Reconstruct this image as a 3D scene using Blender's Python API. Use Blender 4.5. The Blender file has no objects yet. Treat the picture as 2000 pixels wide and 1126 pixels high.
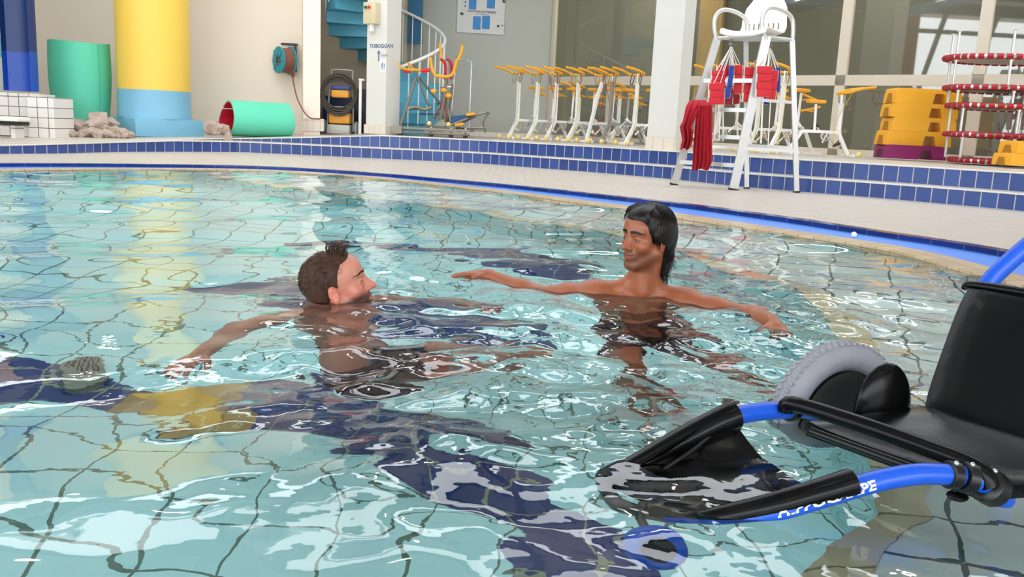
import bpy, math, random
import numpy as np
from mathutils import Vector, Matrix, Euler, noise
random.seed(7)
rng = np.random.default_rng(7)
SC = bpy.context.scene
COL = SC.collection
# ---------------------------------------------------------------- camera
FPX = 1720.0
CH = 0.65
ROLL = 0.045
PITCH = math.atan(315 / FPX)
CAMP = Vector((0, 0, CH))
cF = Vector((0, math.cos(PITCH), -math.sin(PITCH)))
_r0 = Vector((1, 0, 0)); _u0 = Vector((0, math.sin(PITCH), math.cos(PITCH)))
cU = _u0 * math.cos(ROLL) - _r0 * math.sin(ROLL)
cR = _r0 * math.cos(ROLL) + _u0 * math.sin(ROLL)
cam_d = bpy.data.cameras.new('camera'); cam = bpy.data.objects.new('camera', cam_d); COL.objects.link(cam)
cam_d.sensor_width = 36; cam_d.lens = FPX / 2000 * 36; cam_d.clip_start = 0.05; cam_d.clip_end = 200
cam.matrix_world = Matrix(((cR.x, cU.x, -cF.x, CAMP.x), (cR.y, cU.y, -cF.y, CAMP.y), (cR.z, cU.z, -cF.z, CAMP.z), (0, 0, 0, 1)))
SC.camera = cam
# ---------------------------------------------------------------- world and exposure
SC.view_settings.view_transform = 'Standard'; SC.view_settings.look = 'None'
SC.view_settings.gamma = 1; SC.view_settings.use_curve_mapping = False
SC.view_settings.exposure = 0.05
W = bpy.data.worlds.new('world'); SC.world = W; W.use_nodes = True
W.node_tree.nodes['Background'].inputs[0].default_value = (0.93, 0.97, 1.0, 1)
W.node_tree.nodes['Background'].inputs[1].default_value = 5.2
SC.cycles.max_bounces = 14; SC.cycles.diffuse_bounces = 5; SC.cycles.glossy_bounces = 6
SC.cycles.transmission_bounces = 10; SC.cycles.transparent_max_bounces = 10
SC.cycles.sample_clamp_indirect = 6; SC.cycles.use_denoising = True
SC.cycles.blur_glossy = 0.4

def ray(px, py):
    return (cF * FPX + cR * (px - 1000) - cU * (py - 563)).normalized()
def PZ(px, py, z):
    """point on the level z seen at a pixel"""
    d = ray(px, py); t = (z - CH) / d.z
    return CAMP + d * t
def PY(px, py, y):
    """point at ground distance y seen at a pixel"""
    d = ray(px, py); return CAMP + d * (y / d.y)
def PW(px, py, z):
    """point below flat water at depth z (negative)"""
    p = PZ(px, py, 0); d = ray(px, py); h = Vector((d.x, d.y)); s = h.length / 1.333
    c = math.sqrt(1 - s * s); h.normalize(); t = -z / c * s
    return Vector((p.x + h.x * t, p.y + h.y * t, z))
def PX(px, y, z):
    """point on level z at ground distance y whose pixel column is px"""
    k = (px - 1000) / FPX
    # (P-C).R = k (P-C).F ; unknown X
    a = cR.x - k * cF.x
    b = y * (cR.y - k * cF.y) + (z - CH) * (cR.z - k * cF.z)
    return Vector((-b / a, y, z))

# ---------------------------------------------------------------- helpers
MATS = {}
def srgb(r, g, b):
    return tuple(((c / 255) / 12.92 if c / 255 <= 0.04045 else ((c / 255 + 0.055) / 1.055) ** 2.4) for c in (r, g, b)) + (1,)
def mat(name, rgb, rough=0.5, metal=0.0, var=0.05, scale=6.0, bump=0.0, bscale=60.0, spec=0.5, coat=0.0, sss=0.0):
    if name in MATS: return MATS[name]
    m = bpy.data.materials.new(name); m.use_nodes = True; nt = m.node_tree; N = nt.nodes; L = nt.links
    b = N['Principled BSDF']; c = srgb(*rgb)
    b.inputs['Roughness'].default_value = rough; b.inputs['Metallic'].default_value = metal
    b.inputs['Specular IOR Level'].default_value = spec
    b.inputs['Coat Weight'].default_value = coat
    if sss: 
        b.inputs['Subsurface Weight'].default_value = sss; b.inputs['Subsurface Scale'].default_value = 0.01
    tc = N.new('ShaderNodeTexCoord'); nz = N.new('ShaderNodeTexNoise'); nz.inputs['Scale'].default_value = scale
    nz.inputs['Detail'].default_value = 4
    L.new(tc.outputs['Object'], nz.inputs['Vector'])
    mx = N.new('ShaderNodeMix'); mx.data_type = 'RGBA'
    mx.inputs['A'].default_value = tuple(x * (1 - var) for x in c[:3]) + (1,)
    mx.inputs['B'].default_value = tuple(min(1, x * (1 + var)) for x in c[:3]) + (1,)
    L.new(nz.outputs['Fac'], mx.inputs['Factor']); L.new(mx.outputs['Result'], b.inputs['Base Color'])
    if bump:
        n2 = N.new('ShaderNodeTexNoise'); n2.inputs['Scale'].default_value = bscale; L.new(tc.outputs['Object'], n2.inputs['Vector'])
        bp = N.new('ShaderNodeBump'); bp.inputs['Strength'].default_value = bump; bp.inputs['Distance'].default_value = 0.01
        L.new(n2.outputs['Fac'], bp.inputs['Height']); L.new(bp.outputs['Normal'], b.inputs['Normal'])
    MATS[name] = m; return m
def tile_mat(name, c1, c2, grout, w, h, mortar=0.004, uv=False, rough=0.25, offset=0.0, bump=0.3, rot=0.0, smooth=0.1, plane='xy'):
    m = bpy.data.materials.new(name); m.use_nodes = True; nt = m.node_tree; N = nt.nodes; L = nt.links
    b = N['Principled BSDF']; b.inputs['Roughness'].default_value = rough
    tc = N.new('ShaderNodeTexCoord'); br = N.new('ShaderNodeTexBrick')
    mp = N.new('ShaderNodeMapping'); L.new(tc.outputs['UV' if uv else 'Object'], mp.inputs['Vector'])
    mp.inputs['Rotation'].default_value[2] = rot
    src = mp.outputs['Vector']
    if plane == 'xz':
        sp = N.new('ShaderNodeSeparateXYZ'); cb = N.new('ShaderNodeCombineXYZ'); L.new(src, sp.inputs[0])
        L.new(sp.outputs[0], cb.inputs[0]); L.new(sp.outputs[2], cb.inputs[1]); src = cb.outputs[0]
    L.new(src, br.inputs['Vector'])
    br.offset = offset; br.squash = 1.0
    br.inputs['Color1'].default_value = srgb(*c1); br.inputs['Color2'].default_value = srgb(*c2); br.inputs['Mortar'].default_value = srgb(*grout)
    br.inputs['Scale'].default_value = 1.0; br.inputs['Mortar Size'].default_value = mortar; br.inputs['Mortar Smooth'].default_value = smooth
    br.inputs['Brick Width'].default_value = w; br.inputs['Row Height'].default_value = h
    L.new(br.outputs['Color'], b.inputs['Base Color'])
    if bump:
        bp = N.new('ShaderNodeBump'); bp.inputs['Strength'].default_value = bump; bp.inputs['Distance'].default_value = 0.004; bp.invert = True
        L.new(br.outputs['Fac'], bp.inputs['Height']); L.new(bp.outputs['Normal'], b.inputs['Normal'])
    MATS[name] = m; return m

def rotm(rx=0, ry=0, rz=0): return Euler((rx, ry, rz)).to_matrix()
class MB:
    def __init__(s): s.v = []; s.f = []; s.uv = None
    def add(s, vs, fs):
        n = len(s.v); s.v += [tuple(v) for v in vs]; s.f += [tuple(i + n for i in f) for f in fs]; return s
    def box(s, c, d, R=None, bev=0.0):
        """c centre, d full sizes; chamfered when bev"""
        c = Vector(c); hx, hy, hz = d[0] / 2, d[1] / 2, d[2] / 2; R = R or Matrix.Identity(3)
        if bev <= 0:
            vs = [c + R @ Vector((x * hx, y * hy, z * hz)) for z in (-1, 1) for x, y in ((-1, -1), (1, -1), (1, 1), (-1, 1))]
            return s.add(vs, [(3, 2, 1, 0), (4, 5, 6, 7), (0, 1, 5, 4), (1, 2, 6, 5), (2, 3, 7, 6), (3, 0, 4, 7)])
        b = min(bev, hx * .9, hy * .9, hz * .9)
        import bmesh
        bm = bmesh.new(); bmesh.ops.create_cube(bm, size=1)
        for v in bm.verts: v.co = Vector((v.co.x * 2 * hx, v.co.y * 2 * hy, v.co.z * 2 * hz))
        bmesh.ops.bevel(bm, geom=bm.edges[:], offset=b, segments=2, profile=.6, affect='EDGES')
        bm.verts.index_update()
        s.add([c + R @ v.co for v in bm.verts], [tuple(v.index for v in f.verts) for f in bm.faces]); bm.free(); return s
    def tube(s, pts, r, n=10, closed=False, caps=True, flat=None):
        pts = [Vector(p) for p in pts]; k = len(pts)
        rs = r if isinstance(r, (list, tuple)) else [r] * k
        T = []
        for i in range(k):
            if closed: t = pts[(i + 1) % k] - pts[i - 1]
            else: t = pts[min(i + 1, k - 1)] - pts[max(i - 1, 0)]
            T.append(t.normalized() if t.length > 1e-9 else Vector((0, 0, 1)))
        up = Vector((0, 0, 1)) if abs(T[0].z) < .9 else Vector((1, 0, 0))
        a = T[0].cross(up).normalized(); vs = []
        for i in range(k):
            a = (a - T[i] * a.dot(T[i]))
            if a.length < 1e-6: a = T[i].orthogonal()
            a.normalize(); b = T[i].cross(a)
            for j in range(n):
                q = 2 * math.pi * j / n + (math.pi / n if n == 4 else 0)
                fy = flat if flat else 1
                vs.append(pts[i] + (a * math.cos(q) + b * math.sin(q) * fy) * rs[i])
        fs = []
        for i in range(k if closed else k - 1):
            for j in range(n):
                i2 = (i + 1) % k
                fs.append((i * n + j, i * n + (j + 1) % n, i2 * n + (j + 1) % n, i2 * n + j))
        if caps and not closed:
            fs.append(tuple(range(n - 1, -1, -1))); fs.append(tuple((k - 1) * n + j for j in range(n)))
        return s.add(vs, fs)
    def lathe(s, prof, c=(0, 0, 0), R=None, n=32, a0=0, a1=2 * math.pi):
        c = Vector(c); R = R or Matrix.Identity(3); full = abs(a1 - a0 - 2 * math.pi) < 1e-6
        m = n if full else n + 1; vs = []
        for (r, z) in prof:
            for j in range(m):
                q = a0 + (a1 - a0) * j / n; vs.append(c + R @ Vector((r * math.cos(q), r * math.sin(q), z)))
        fs = []
        for i in range(len(prof) - 1):
            for j in range(n):
                j2 = (j + 1) % m
                fs.append((i * m + j, i * m + j2, (i + 1) * m + j2, (i + 1) * m + j))
        return s.add(vs, fs)
    def ball(s, c, r, R=None, n=16, m=10):
        r = r if isinstance(r, (tuple, list)) else (r, r, r); c = Vector(c); R = R or Matrix.Identity(3); vs = []
        for i in range(m + 1):
            p = math.pi * i / m
            for j in range(n):
                q = 2 * math.pi * j / n
                vs.append(c + R @ Vector((r[0] * math.sin(p) * math.cos(q), r[1] * math.sin(p) * math.sin(q), -r[2] * math.cos(p))))
        fs = [(i * n + j, i * n + (j + 1) % n, (i + 1) * n + (j + 1) % n, (i + 1) * n + j) for i in range(m) for j in range(n)]
        return s.add(vs, fs)
    def prism(s, poly, a, b):
        """poly: list of 3D points, extruded along vector from a offset to b offset"""
        k = len(poly); a = Vector(a); b = Vector(b)
        vs = [Vector(p) + a for p in poly] + [Vector(p) + b for p in poly]
        fs = [tuple(range(k - 1, -1, -1)), tuple(range(k, 2 * k))] + [(i, (i + 1) % k, (i + 1) % k + k, i + k) for i in range(k)]
        return s.add(vs, fs)
    def build(s, name, m, parent=None, smooth=True, loc=None, ang=40):
        me = bpy.data.meshes.new(name); me.from_pydata([tuple(v) for v in s.v], [], s.f)
        me.validate(); me.update()
        import bmesh
        bm = bmesh.new(); bm.from_mesh(me); bmesh.ops.recalc_face_normals(bm, faces=bm.faces); bm.to_mesh(me); bm.free()
        if smooth:
            me.polygons.foreach_set('use_smooth', [True] * len(me.polygons))
            me.set_sharp_from_angle(angle=math.radians(ang))
        me.materials.append(m)
        o = bpy.data.objects.new(name, me); COL.objects.link(o)
        if parent: o.parent = parent
        if loc is not None: o.location = loc
        return o
def tag(o, label=None, cat=None, group=None, kind=None):
    if label: o['label'] = label
    if cat: o['category'] = cat
    if group: o['group'] = group
    if kind: o['kind'] = kind
    return o
def empty(name, loc, rz=0, label=None, cat=None, group=None):
    o = bpy.data.objects.new(name, None); o.empty_display_size = .1; COL.objects.link(o)
    o.location = loc; o.rotation_euler = (0, 0, rz); return tag(o, label, cat, group)
def copy_tree(o, parent=None):
    c = o.copy(); COL.objects.link(c)
    if parent: c.parent = parent
    for ch in [x for x in SC.objects if x.parent == o]: copy_tree(ch, c)
    return c
def structure(o): o['kind'] = 'structure'; return o
def crom(pts, n=8, closed=False):
    pts = [Vector(p) for p in pts]; k = len(pts); out = []
    g = (lambda i: pts[i % k]) if closed else (lambda i: pts[max(0, min(k - 1, i))])
    for i in range(k if closed else k - 1):
        p0, p1, p2, p3 = g(i - 1), g(i), g(i + 1), g(i + 2)
        for j in range(n):
            t = j / n
            out.append(.5 * ((2 * p1) + (p2 - p0) * t + (2 * p0 - 5 * p1 + 4 * p2 - p3) * t * t + (3 * p1 - p0 - 3 * p2 + p3) * t ** 3))
    if not closed: out.append(pts[-1])
    return out
def text_mesh(body, size, bold=0.0, extr=0.0):
    cu = bpy.data.curves.new('txt', 'FONT'); cu.body = body; cu.size = size; cu.align_x = 'CENTER'; cu.align_y = 'CENTER'
    cu.offset = bold; cu.extrude = extr; cu.resolution_u = 2
    o = bpy.data.objects.new('txt', cu); COL.objects.link(o)
    dg = bpy.context.evaluated_depsgraph_get(); me = bpy.data.meshes.new_from_object(o.evaluated_get(dg))
    vs = [v.co.copy() for v in me.vertices]; fs = [tuple(p.vertices) for p in me.polygons]
    bpy.data.objects.remove(o); bpy.data.curves.remove(cu); bpy.data.meshes.remove(me)
    return vs, fs
WAVE_A=1.15; WAVE_B=1.1; WALL_FILL=78
# ================================================================ materials
cream = mat('cream_paint', (240, 230, 216), .8, var=.03, scale=1.5)
tan_wall = mat('beige_paint', (205, 190, 168), .8, var=.04, scale=1.5)
grey_wall_m = mat('grey_green_paint', (176, 178, 168), .8, var=.04, scale=1.2)
white_paint = mat('white_paint', (214, 214, 208), .6, var=.02)
white_tile = tile_mat('white_wall_tiles', (236, 232, 226), (228, 224, 220), (120, 116, 116), .13, .13, .004, rough=.2, plane='xz')
plinth_tile = tile_mat('pale_plinth_tiles', (222, 212, 198), (216, 204, 190), (176, 164, 150), .12, .3, .003, plane='xz', rough=.35)
riser_m = tile_mat('navy_riser_tiles', (56, 82, 148), (44, 68, 130), (176, 178, 176), .165, .2, .006, uv=True, rough=.16)
lip_m = mat('white_step_nosing', (228, 224, 214), .35)
deck_m = tile_mat('pale_deck_tiles', (196, 186, 175), (188, 178, 168), (166, 157, 147), .1, .1, .003, rough=.45, bump=.15)
upper_m = tile_mat('pale_upper_floor_tiles', (196, 187, 176), (188, 179, 168), (180, 170, 158), .12, .12, .003, rough=.4, bump=.15)
gutter_m = mat('blue_gutter_grate', (84, 146, 248), .35, var=.06, scale=3)
navy_edge = tile_mat('dark_blue_edge_tiles', (20, 46, 118), (14, 36, 98), (60, 80, 120), .25, .3, .006, uv=True, rough=.15)
coping_m = tile_mat('sand_coping_tiles', (206, 184, 152), (190, 166, 132), (140, 120, 96), .12, .12, .004, uv=True, rough=.3)
waterline_m = tile_mat('dark_waterline_tiles', (40, 50, 72), (52, 58, 78), (90, 96, 100), .2, .2, .006, uv=True)
floor_m = tile_mat('pale_cyan_pool_tiles', (206, 252, 252), (198, 249, 250), (96, 128, 112), .25, .2, .006, rough=.3, bump=.0)
wallp_m = tile_mat('pale_cyan_pool_wall_tiles', (196, 240, 242), (188, 236, 240), (60, 88, 92), .25, .2, .009, uv=True, rough=.3, bump=0)
navy_floor = tile_mat('navy_pool_mosaic_tiles', (22, 46, 112), (32, 52, 118), (150, 158, 130), .25, .2, .006, rough=.3, bump=0)
gold_floor = tile_mat('mustard_pool_mosaic_tiles', (186, 148, 58), (150, 122, 60), (190, 180, 130), .25, .2, .006, rough=.3, bump=0)
ledge_m = tile_mat('white_ledge_tiles', (232, 244, 240), (224, 238, 234), (84, 98, 98), .3, .22, .006, rough=.3, bump=0, rot=.35)
nosing_m = tile_mat('sand_ledge_nosing_tiles', (228, 216, 180), (220, 208, 172), (150, 140, 110), .3, .3, .006, uv=True)
alu = mat('brushed_aluminium', (208, 208, 206), .35, .5, var=.06, scale=20)
chrome = mat('polished_steel', (225, 228, 228), .15, .9)
steel_dark = mat('worn_steel', (128, 124, 112), .4, .6, var=.2)
white_pl = mat('white_plastic', (240, 238, 230), .4)
black_pl = mat('black_plastic', (12, 12, 13), .32, var=.3, scale=8)
black_rub = mat('black_rubber', (22, 22, 24), .6)
yellow_foam = mat('yellow_foam', (226, 158, 24), .6, var=.08)
red_foam = mat('red_foam', (214, 34, 48), .65, var=.06)
blue_foam = mat('blue_foam', (28, 54, 150), .65)
white_foam = mat('white_foam', (232, 226, 222), .7)
turq_foam = mat('turquoise_foam', (94, 206, 172), .6, var=.04, scale=2)
teal_m = mat('teal_stair_paint', (84, 166, 192), .45, var=.06, scale=3)
teal_dark = mat('dark_teal_paint', (24, 98, 134), .5, var=.06)
rock_m = mat('grey_rock', (176, 158, 146), .85, var=.25, scale=9, bump=.4, bscale=30)

# ================================================================ curves of the pool, from where the photo shows them on the ground
z_up_x = [-9, -7.5, -6.3, -5.6, -4.8, -4.2, -3.3, -2.3, 30]; z_up_z = [.12, .14, .16, .20, .25, .285, .35, .42, .43]
def zup(x): return float(np.interp(x, z_up_x, z_up_z))
rim_front = [PZ(*q, .01) for q in [(0, 333), (250, 331), (500, 333), (700, 345), (825, 357), (1000, 378), (1175, 402), (1329, 426), (1500, 452), (1725, 487), (1909, 538), (2000, 560)]]
rim_pts = [(p.x, p.y, 0) for p in rim_front] + [(2.75, 2.4, 0), (2.8, .6, 0), (2.3, -1.6, 0), (.8, -3.2, 0), (-1.5, -3.6, 0), (-4.2, -2.6, 0), (-5.8, 0, 0), (-6.4, 3.2, 0), (-5.95, 6.6, 0)]
rim_c = crom(rim_pts, 8, closed=True)
out_front = [PZ(*q, .05) for q in [(0, 317.5), (300, 320), (500, 325), (650, 335), (825, 346), (1000, 360), (1175, 379), (1320, 394), (1450, 409), (1725, 450), (1870, 472), (2000, 490)]]
def resample(pts, n):
    pts = [Vector(p) for p in pts]; d = [0]
    for a, b in zip(pts, pts[1:]): d.append(d[-1] + (b - a).length)
    xs = np.linspace(0, d[-1], n)
    return [Vector([float(np.interp(x, d, [p[k] for p in pts])) for k in range(3)]) for x in xs]
NR = len(rim_c)
def outward(i):
    t = (rim_c[(i + 1) % NR] - rim_c[i - 1]).normalized(); return Vector((-t.y, t.x, 0))
# outward widths fitted to the far edge of the grating, then kept round the pool
wid = []
oc = crom([(p.x, p.y, 0) for p in out_front], 10)
for i in range(NR):
    n = outward(i)
    if (rim_c[i] + n * .5 - Vector((-1.5, 3, 0))).length < (rim_c[i] - Vector((-1.5, 3, 0))).length: n = -n
    if i <= 88:
        w = min((q - rim_c[i]).length for q in oc); w = max(.3, min(.8, w))
    else: w = .5
    wid.append((n, w))
ws = [w for _, w in wid]
for _ in range(6): ws = [(ws[i - 1] + ws[i] + ws[(i + 1) % NR]) / 3 for i in range(NR)]
nr = [n for n, _ in wid]
def ring(frac, z, extra=0.0): return [rim_c[i] + nr[i] * (ws[i] * frac + extra) + Vector((0, 0, z)) for i in range(NR)]
def loft(name, rings, m, closed=True, smooth=False, ang=40, uvs=True):
    """strip(s) between matching curves, with u along and v across in metres"""
    k = len(rings[0]); vs = [tuple(p) for r in rings for p in r]; fs = []; n = k if closed else k - 1
    for a in range(len(rings) - 1):
        for i in range(n):
            j = (i + 1) % k; fs.append((a * k + i, a * k + j, (a + 1) * k + j, (a + 1) * k + i))
    me = bpy.data.meshes.new(name); me.from_pydata(vs, [], fs); me.update()
    L = [0.0]
    for i in range(n): L.append(L[-1] + (Vector(rings[0][(i + 1) % k]) - Vector(rings[0][i])).length)
    V = [[0.0] * k]
    for a in range(1, len(rings)): V.append([V[-1][i] + (Vector(rings[a][i]) - Vector(rings[a - 1][i])).length for i in range(k)])
    uv = me.uv_layers.new(name='UVMap'); li = 0
    for a in range(len(rings) - 1):
        for i in range(n):
            j = (i + 1) % k
            for (u, v) in ((L[i], V[a][i]), (L[i + 1], V[a][j]), (L[i + 1], V[a + 1][j]), (L[i], V[a + 1][i])):
                uv.data[li].uv = (u, v); li += 1
    me.materials.append(m)
    if smooth: me.polygons.foreach_set('use_smooth', [True] * len(me.polygons)); me.set_sharp_from_angle(angle=math.radians(ang))
    o = bpy.data.objects.new(name, me); COL.objects.link(o); return structure(o)
FZ = -1.15
loft('trim_1', [ring(0, -.12), ring(0, .012), ring(.0, .018), ring(.28, .022)], coping_m)          # sand coping
loft('pool_wall', [ring(0, FZ), ring(0, -.12)], wallp_m)
loft('trim_2', [ring(.28, .022), ring(.29, .014), ring(.84, .014)], gutter_m)
loft('trim_3', [ring(.84, .014), ring(.84, .05), ring(1.0, .052)], navy_edge)

# ---- floor of the pool and its mosaic
def flat(name, pts, z, m, thick=0.0):
    b = MB(); b.add([(p[0], p[1], z) for p in pts], [tuple(range(len(pts)))]); return structure(b.build(name, m, smooth=False))
flat('pool_floor', [(-9, -6), (5, -6), (5, 12), (-9, 12)], FZ, floor_m)
up = [(-40, 676), (30, 684), (105, 706), (221, 712), (270, 740), (352, 757), (440, 735), (548, 716), (640, 770), (770, 800), (900, 862), (1040, 930), (1180, 1000), (1250, 1080), (1270, 1180)]
lo = [(-60, 762), (60, 752), (130, 758), (190, 785), (250, 822), (350, 836), (450, 828), (520, 838), (620, 880), (700, 922), (800, 952), (880, 990), (960, 1030), (1010, 1100), (1040, 1200)]
def band(name, up, lo, m, z, n=40):
    a = resample([PW(x, y, FZ) for x, y in up], n); b = resample([PW(x, y, FZ) for x, y in lo], n)
    bb = MB(); bb.add([(p.x, p.y, z) for p in a + b], [(i, i + 1, n + i + 1, n + i) for i in range(n - 1)])
    return structure(bb.build(name, m, smooth=False))
band('floor_marking', up, lo, navy_floor, FZ + .004)
band('floor_marking', [(262, 742), (352, 757), (440, 735), (480, 722)], [(228, 812), (330, 834), (400, 833), (462, 826)], gold_floor, FZ + .007, 8)
band('floor_marking', [(330, 545), (430, 538), (560, 536), (690, 560), (820, 585), (960, 606), (1060, 632)], [(380, 572), (470, 585), (560, 600), (690, 622), (800, 650), (940, 655), (1070, 664)], navy_floor, FZ + .004)
band('floor_marking', [(560, 466), (700, 468), (850, 478), (1000, 486), (1100, 500), (1160, 520)], [(560, 476), (700, 482), (850, 496), (980, 512), (1060, 524), (1150, 534)], navy_floor, FZ + .004)
# ---- shallow ledge along the far side
led = [(625, 374), (800, 395), (1000, 425), (1120, 445), (1208, 459), (1318, 489), (1395, 519), (1532, 555), (1600, 610), (1650, 680), (1700, 960), (1640, 1040), (1560, 1126)]
lp = [PW(x, y, -.3) for x, y in led]
led_pts = [(-3.6, 10.2, -.3), (-3.0, 9.35, -.3), (-2.4, 8.75, -.3)] + [tuple(p) for p in lp] + [(.3, .9, -.3), (.15, .1, -.3), (.2, -1.2, -.3), (.4, -2.6, -.3), (.9, -3.25, -.3)]
ledc = resample(crom(led_pts, 6), 90)
i0 = min(range(NR), key=lambda i: (rim_c[i] - Vector((-3.7, 10.15, 0))).length)
i1 = min(range(NR), key=lambda i: (rim_c[i] - Vector((.8, -3.2, 0))).length)
rimled = resample([rim_c[i] for i in range(i0, i1 + 1)], 90)
rimled = [Vector((p.x, p.y, -.3)) for p in rimled]
inset = []
for i in range(90):
    d = (rimled[i] - ledc[i]); d = d.normalized() * min(.14, d.length * .5) if d.length > 1e-5 else Vector((0, 0, 0)); inset.append(ledc[i] + d)
loft('pool_ledge_floor', [inset, rimled], ledge_m, closed=False)
loft('trim_4', [[p + Vector((0, 0, -.015)) for p in ledc], [p + Vector((0, 0, .004)) for p in ledc], [p + Vector((0, 0, .004)) for p in inset]], nosing_m, closed=False)
loft('pool_ledge_wall', [[Vector((p.x, p.y, FZ)) for p in ledc], [p + Vector((0, 0, -.015)) for p in ledc]], wallp_m, closed=False)

# ---- deck
outer = [Vector((-1.5 + 26 * math.cos(a), 3 + 26 * math.sin(a), .05)) for a in [math.atan2((rim_c[i].y - 3), (rim_c[i].x + 1.5)) for i in range(NR)]]
dk = loft('deck_floor', [ring(1.0, .052), ring(1.0, .05, .02), outer], deck_m)
# ---- steps
feet = [(-90, 302), (0, 301), (121, 300), (250, 297), (420, 297), (510, 299), (722, 309), (920, 318.5), (1044, 328), (1175, 338), (1320, 351), (1450, 365), (1725, 388), (2000, 413), (2150, 430)]
fp = [PZ(x, y, .05) for x, y in feet]
fp = [Vector((-8.6, 8.2, .05))] + fp + [Vector((6.6, 6.6, .05)), Vector((8.5, 4.5, .05))]
fc = resample(crom([(p.x, p.y, .05) for p in fp], 6), 120)
def z1(x): return min(zup(x), .225)
back_n = []
for i in range(120):
    t = (fc[min(119, i + 1)] - fc[max(0, i - 1)]).normalized(); n = Vector((-t.y, t.x, 0)); back_n.append(n)
for _ in range(12): back_n = [(back_n[max(0, i - 1)] + back_n[i] + back_n[min(119, i + 1)]).normalized() for i in range(120)]
def at(i, off, z): p = fc[i] + back_n[i] * off; return Vector((p.x, p.y, z))
R = range(120)
l1 = [z1(p.x) for p in fc]; l2 = [zup(p.x) for p in fc]; TW = .33
loft('step_riser_wall', [[at(i, 0, .05) for i in R], [at(i, 0, l1[i] - .014) for i in R]], riser_m, closed=False)
loft('step_nosing_trim', [[at(i, 0, l1[i] - .016) for i in R], [at(i, -.012, l1[i] - .014) for i in R], [at(i, -.014, l1[i] - .002) for i in R], [at(i, 0, l1[i]) for i in R], [at(i, .06, l1[i]) for i in R]], lip_m, closed=False)
loft('step_tread_floor', [[at(i, .06, l1[i]) for i in R], [at(i, TW, l1[i]) for i in R]], deck_m, closed=False)
loft('step_riser_wall', [[at(i, TW, l1[i]) for i in R], [at(i, TW, l2[i] - .014) for i in R]], riser_m, closed=False)
loft('step_nosing_trim', [[at(i, TW, l2[i] - .016) for i in R], [at(i, TW - .012, l2[i] - .012) for i in R], [at(i, TW - .012, l2[i] - .002) for i in R], [at(i, TW, l2[i]) for i in R], [at(i, TW + .08, l2[i]) for i in R]], lip_m, closed=False)
far = []
for i in R:
    p = at(i, TW + .08, l2[i]); q = Vector((p.x * 1.9 + .5, 24, l2[i]))
    if p.x > 4: q = Vector((20 , 24 - (p.x - 4) * 4.2, l2[i]))
    if i < 3: q.x = -18
    far.append(q)
rings = []
for k in range(9): rings.append([at(i, TW + .08, l2[i]).lerp(far[i], k / 8) for i in R])
for r in rings[1:]:
    for p in r: p.z = zup(p.x) if p.x > -2.3 else p.z
upf = loft('upper_floor', rings, upper_m, closed=False)

# ================================================================ hall
def wall(name, a, b, z0, z1_, m, t=.15, sub=None):
    a = Vector((a[0], a[1], 0)); b = Vector((b[0], b[1], 0)); d = (b - a); n = Vector((-d.y, d.x, 0)).normalized()
    if n.y < 0: n = -n
    bb = MB(); bb.prism([(a.x, a.y, z0), (b.x, b.y, z0), (b.x, b.y, z1_), (a.x, a.y, z1_)], (0, 0, 0), n * t)
    return structure(bb.build(name, m, smooth=False))
HC = 5.4
wl = PX(-60, 17.2, .2); c1 = PX(590, 17.2, .4); c2 = PX(592, 16.2, .4); c3 = PX(625, 16.2, .4); c4 = PX(627, 18.6, .42); c5 = PX(790, 18.6, .42)
wall('wall_back', (-15, 17.2), (c1.x, 17.2), -.1, HC, cream)
b = MB(); b.prism([(c2.x, c2.y, .3), (c3.x, c3.y, .3), (c4.x - .05, c4.y, .3), (c1.x - .1, c4.y, .3)], (0, 0, 0), (0, 0, HC)); structure(b.build('pillar', cream, smooth=False))
b = MB(); b.box((c2.x + .17, 16.19, .42 + .11), (.42, .04, .22)); structure(b.build('baseboard_pillar', plinth_tile, smooth=False))
wall('wall_recess', (c4.x - .2, 18.6), (c5.x, 18.6), .3, HC, tan_wall)
A = Vector((.62, 19.5, 0)); B = Vector((7.26, 13.5, 0)); wd = (B - A).normalized(); wn = Vector((wd.y, -wd.x, 0))  # wn faces the pool
if wn.y > 0: wn = -wn
g0 = PX(760, 18.7, .42)
wall('wall_grey', (g0.x - 2, 18.75), (A.x, A.y), .3, HC, grey_wall_m)
b = MB(); b.box(((g0.x + A.x) / 2 - .2, 19.05, .42 + .05), (4.0, .03, .1), rotm(rz=math.atan2(A.y - 18.75, A.x - g0.x + 2))); structure(b.build('baseboard_grey', plinth_tile, smooth=False))
# window wall: frame bars and glass panes
def wp(s, z, off=0): p = A + wd * s + wn * off; return Vector((p.x, p.y, z))
frame_m = mat('cream_window_frame', (206, 196, 178), .45)
glass_m = bpy.data.materials.new('smoky_window_glass'); glass_m.use_nodes = True
nt = glass_m.node_tree; nt.nodes.clear(); o_ = nt.nodes.new('ShaderNodeOutputMaterial'); mx = nt.nodes.new('ShaderNodeMixShader'); fr = nt.nodes.new('ShaderNodeFresnel'); fr.inputs[0].default_value = 1.7
tr = nt.nodes.new('ShaderNodeBsdfTransparent'); tr.inputs[0].default_value = (.9, .9, .87, 1); gl = nt.nodes.new('ShaderNodeBsdfGlossy'); gl.inputs['Roughness'].default_value = .02
ge = nt.nodes.new('ShaderNodeNewGeometry'); mr_ = nt.nodes.new('ShaderNodeMapRange'); mr_.inputs['To Min'].default_value = 1.9; mr_.inputs['To Max'].default_value = 1 / 1.9; nt.links.new(ge.outputs['Backfacing'], mr_.inputs['Value']); nt.links.new(mr_.outputs[0], fr.inputs[0]); nt.links.new(fr.outputs[0], mx.inputs[0]); nt.links.new(tr.outputs[0], mx.inputs[1]); nt.links.new(gl.outputs[0], mx.inputs[2]); nt.links.new(mx.outputs[0], o_.inputs[0])
TZ = 1.66
wa = math.atan2(wd.y, wd.x); WR = rotm(rz=wa)
SL = 15.0
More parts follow.
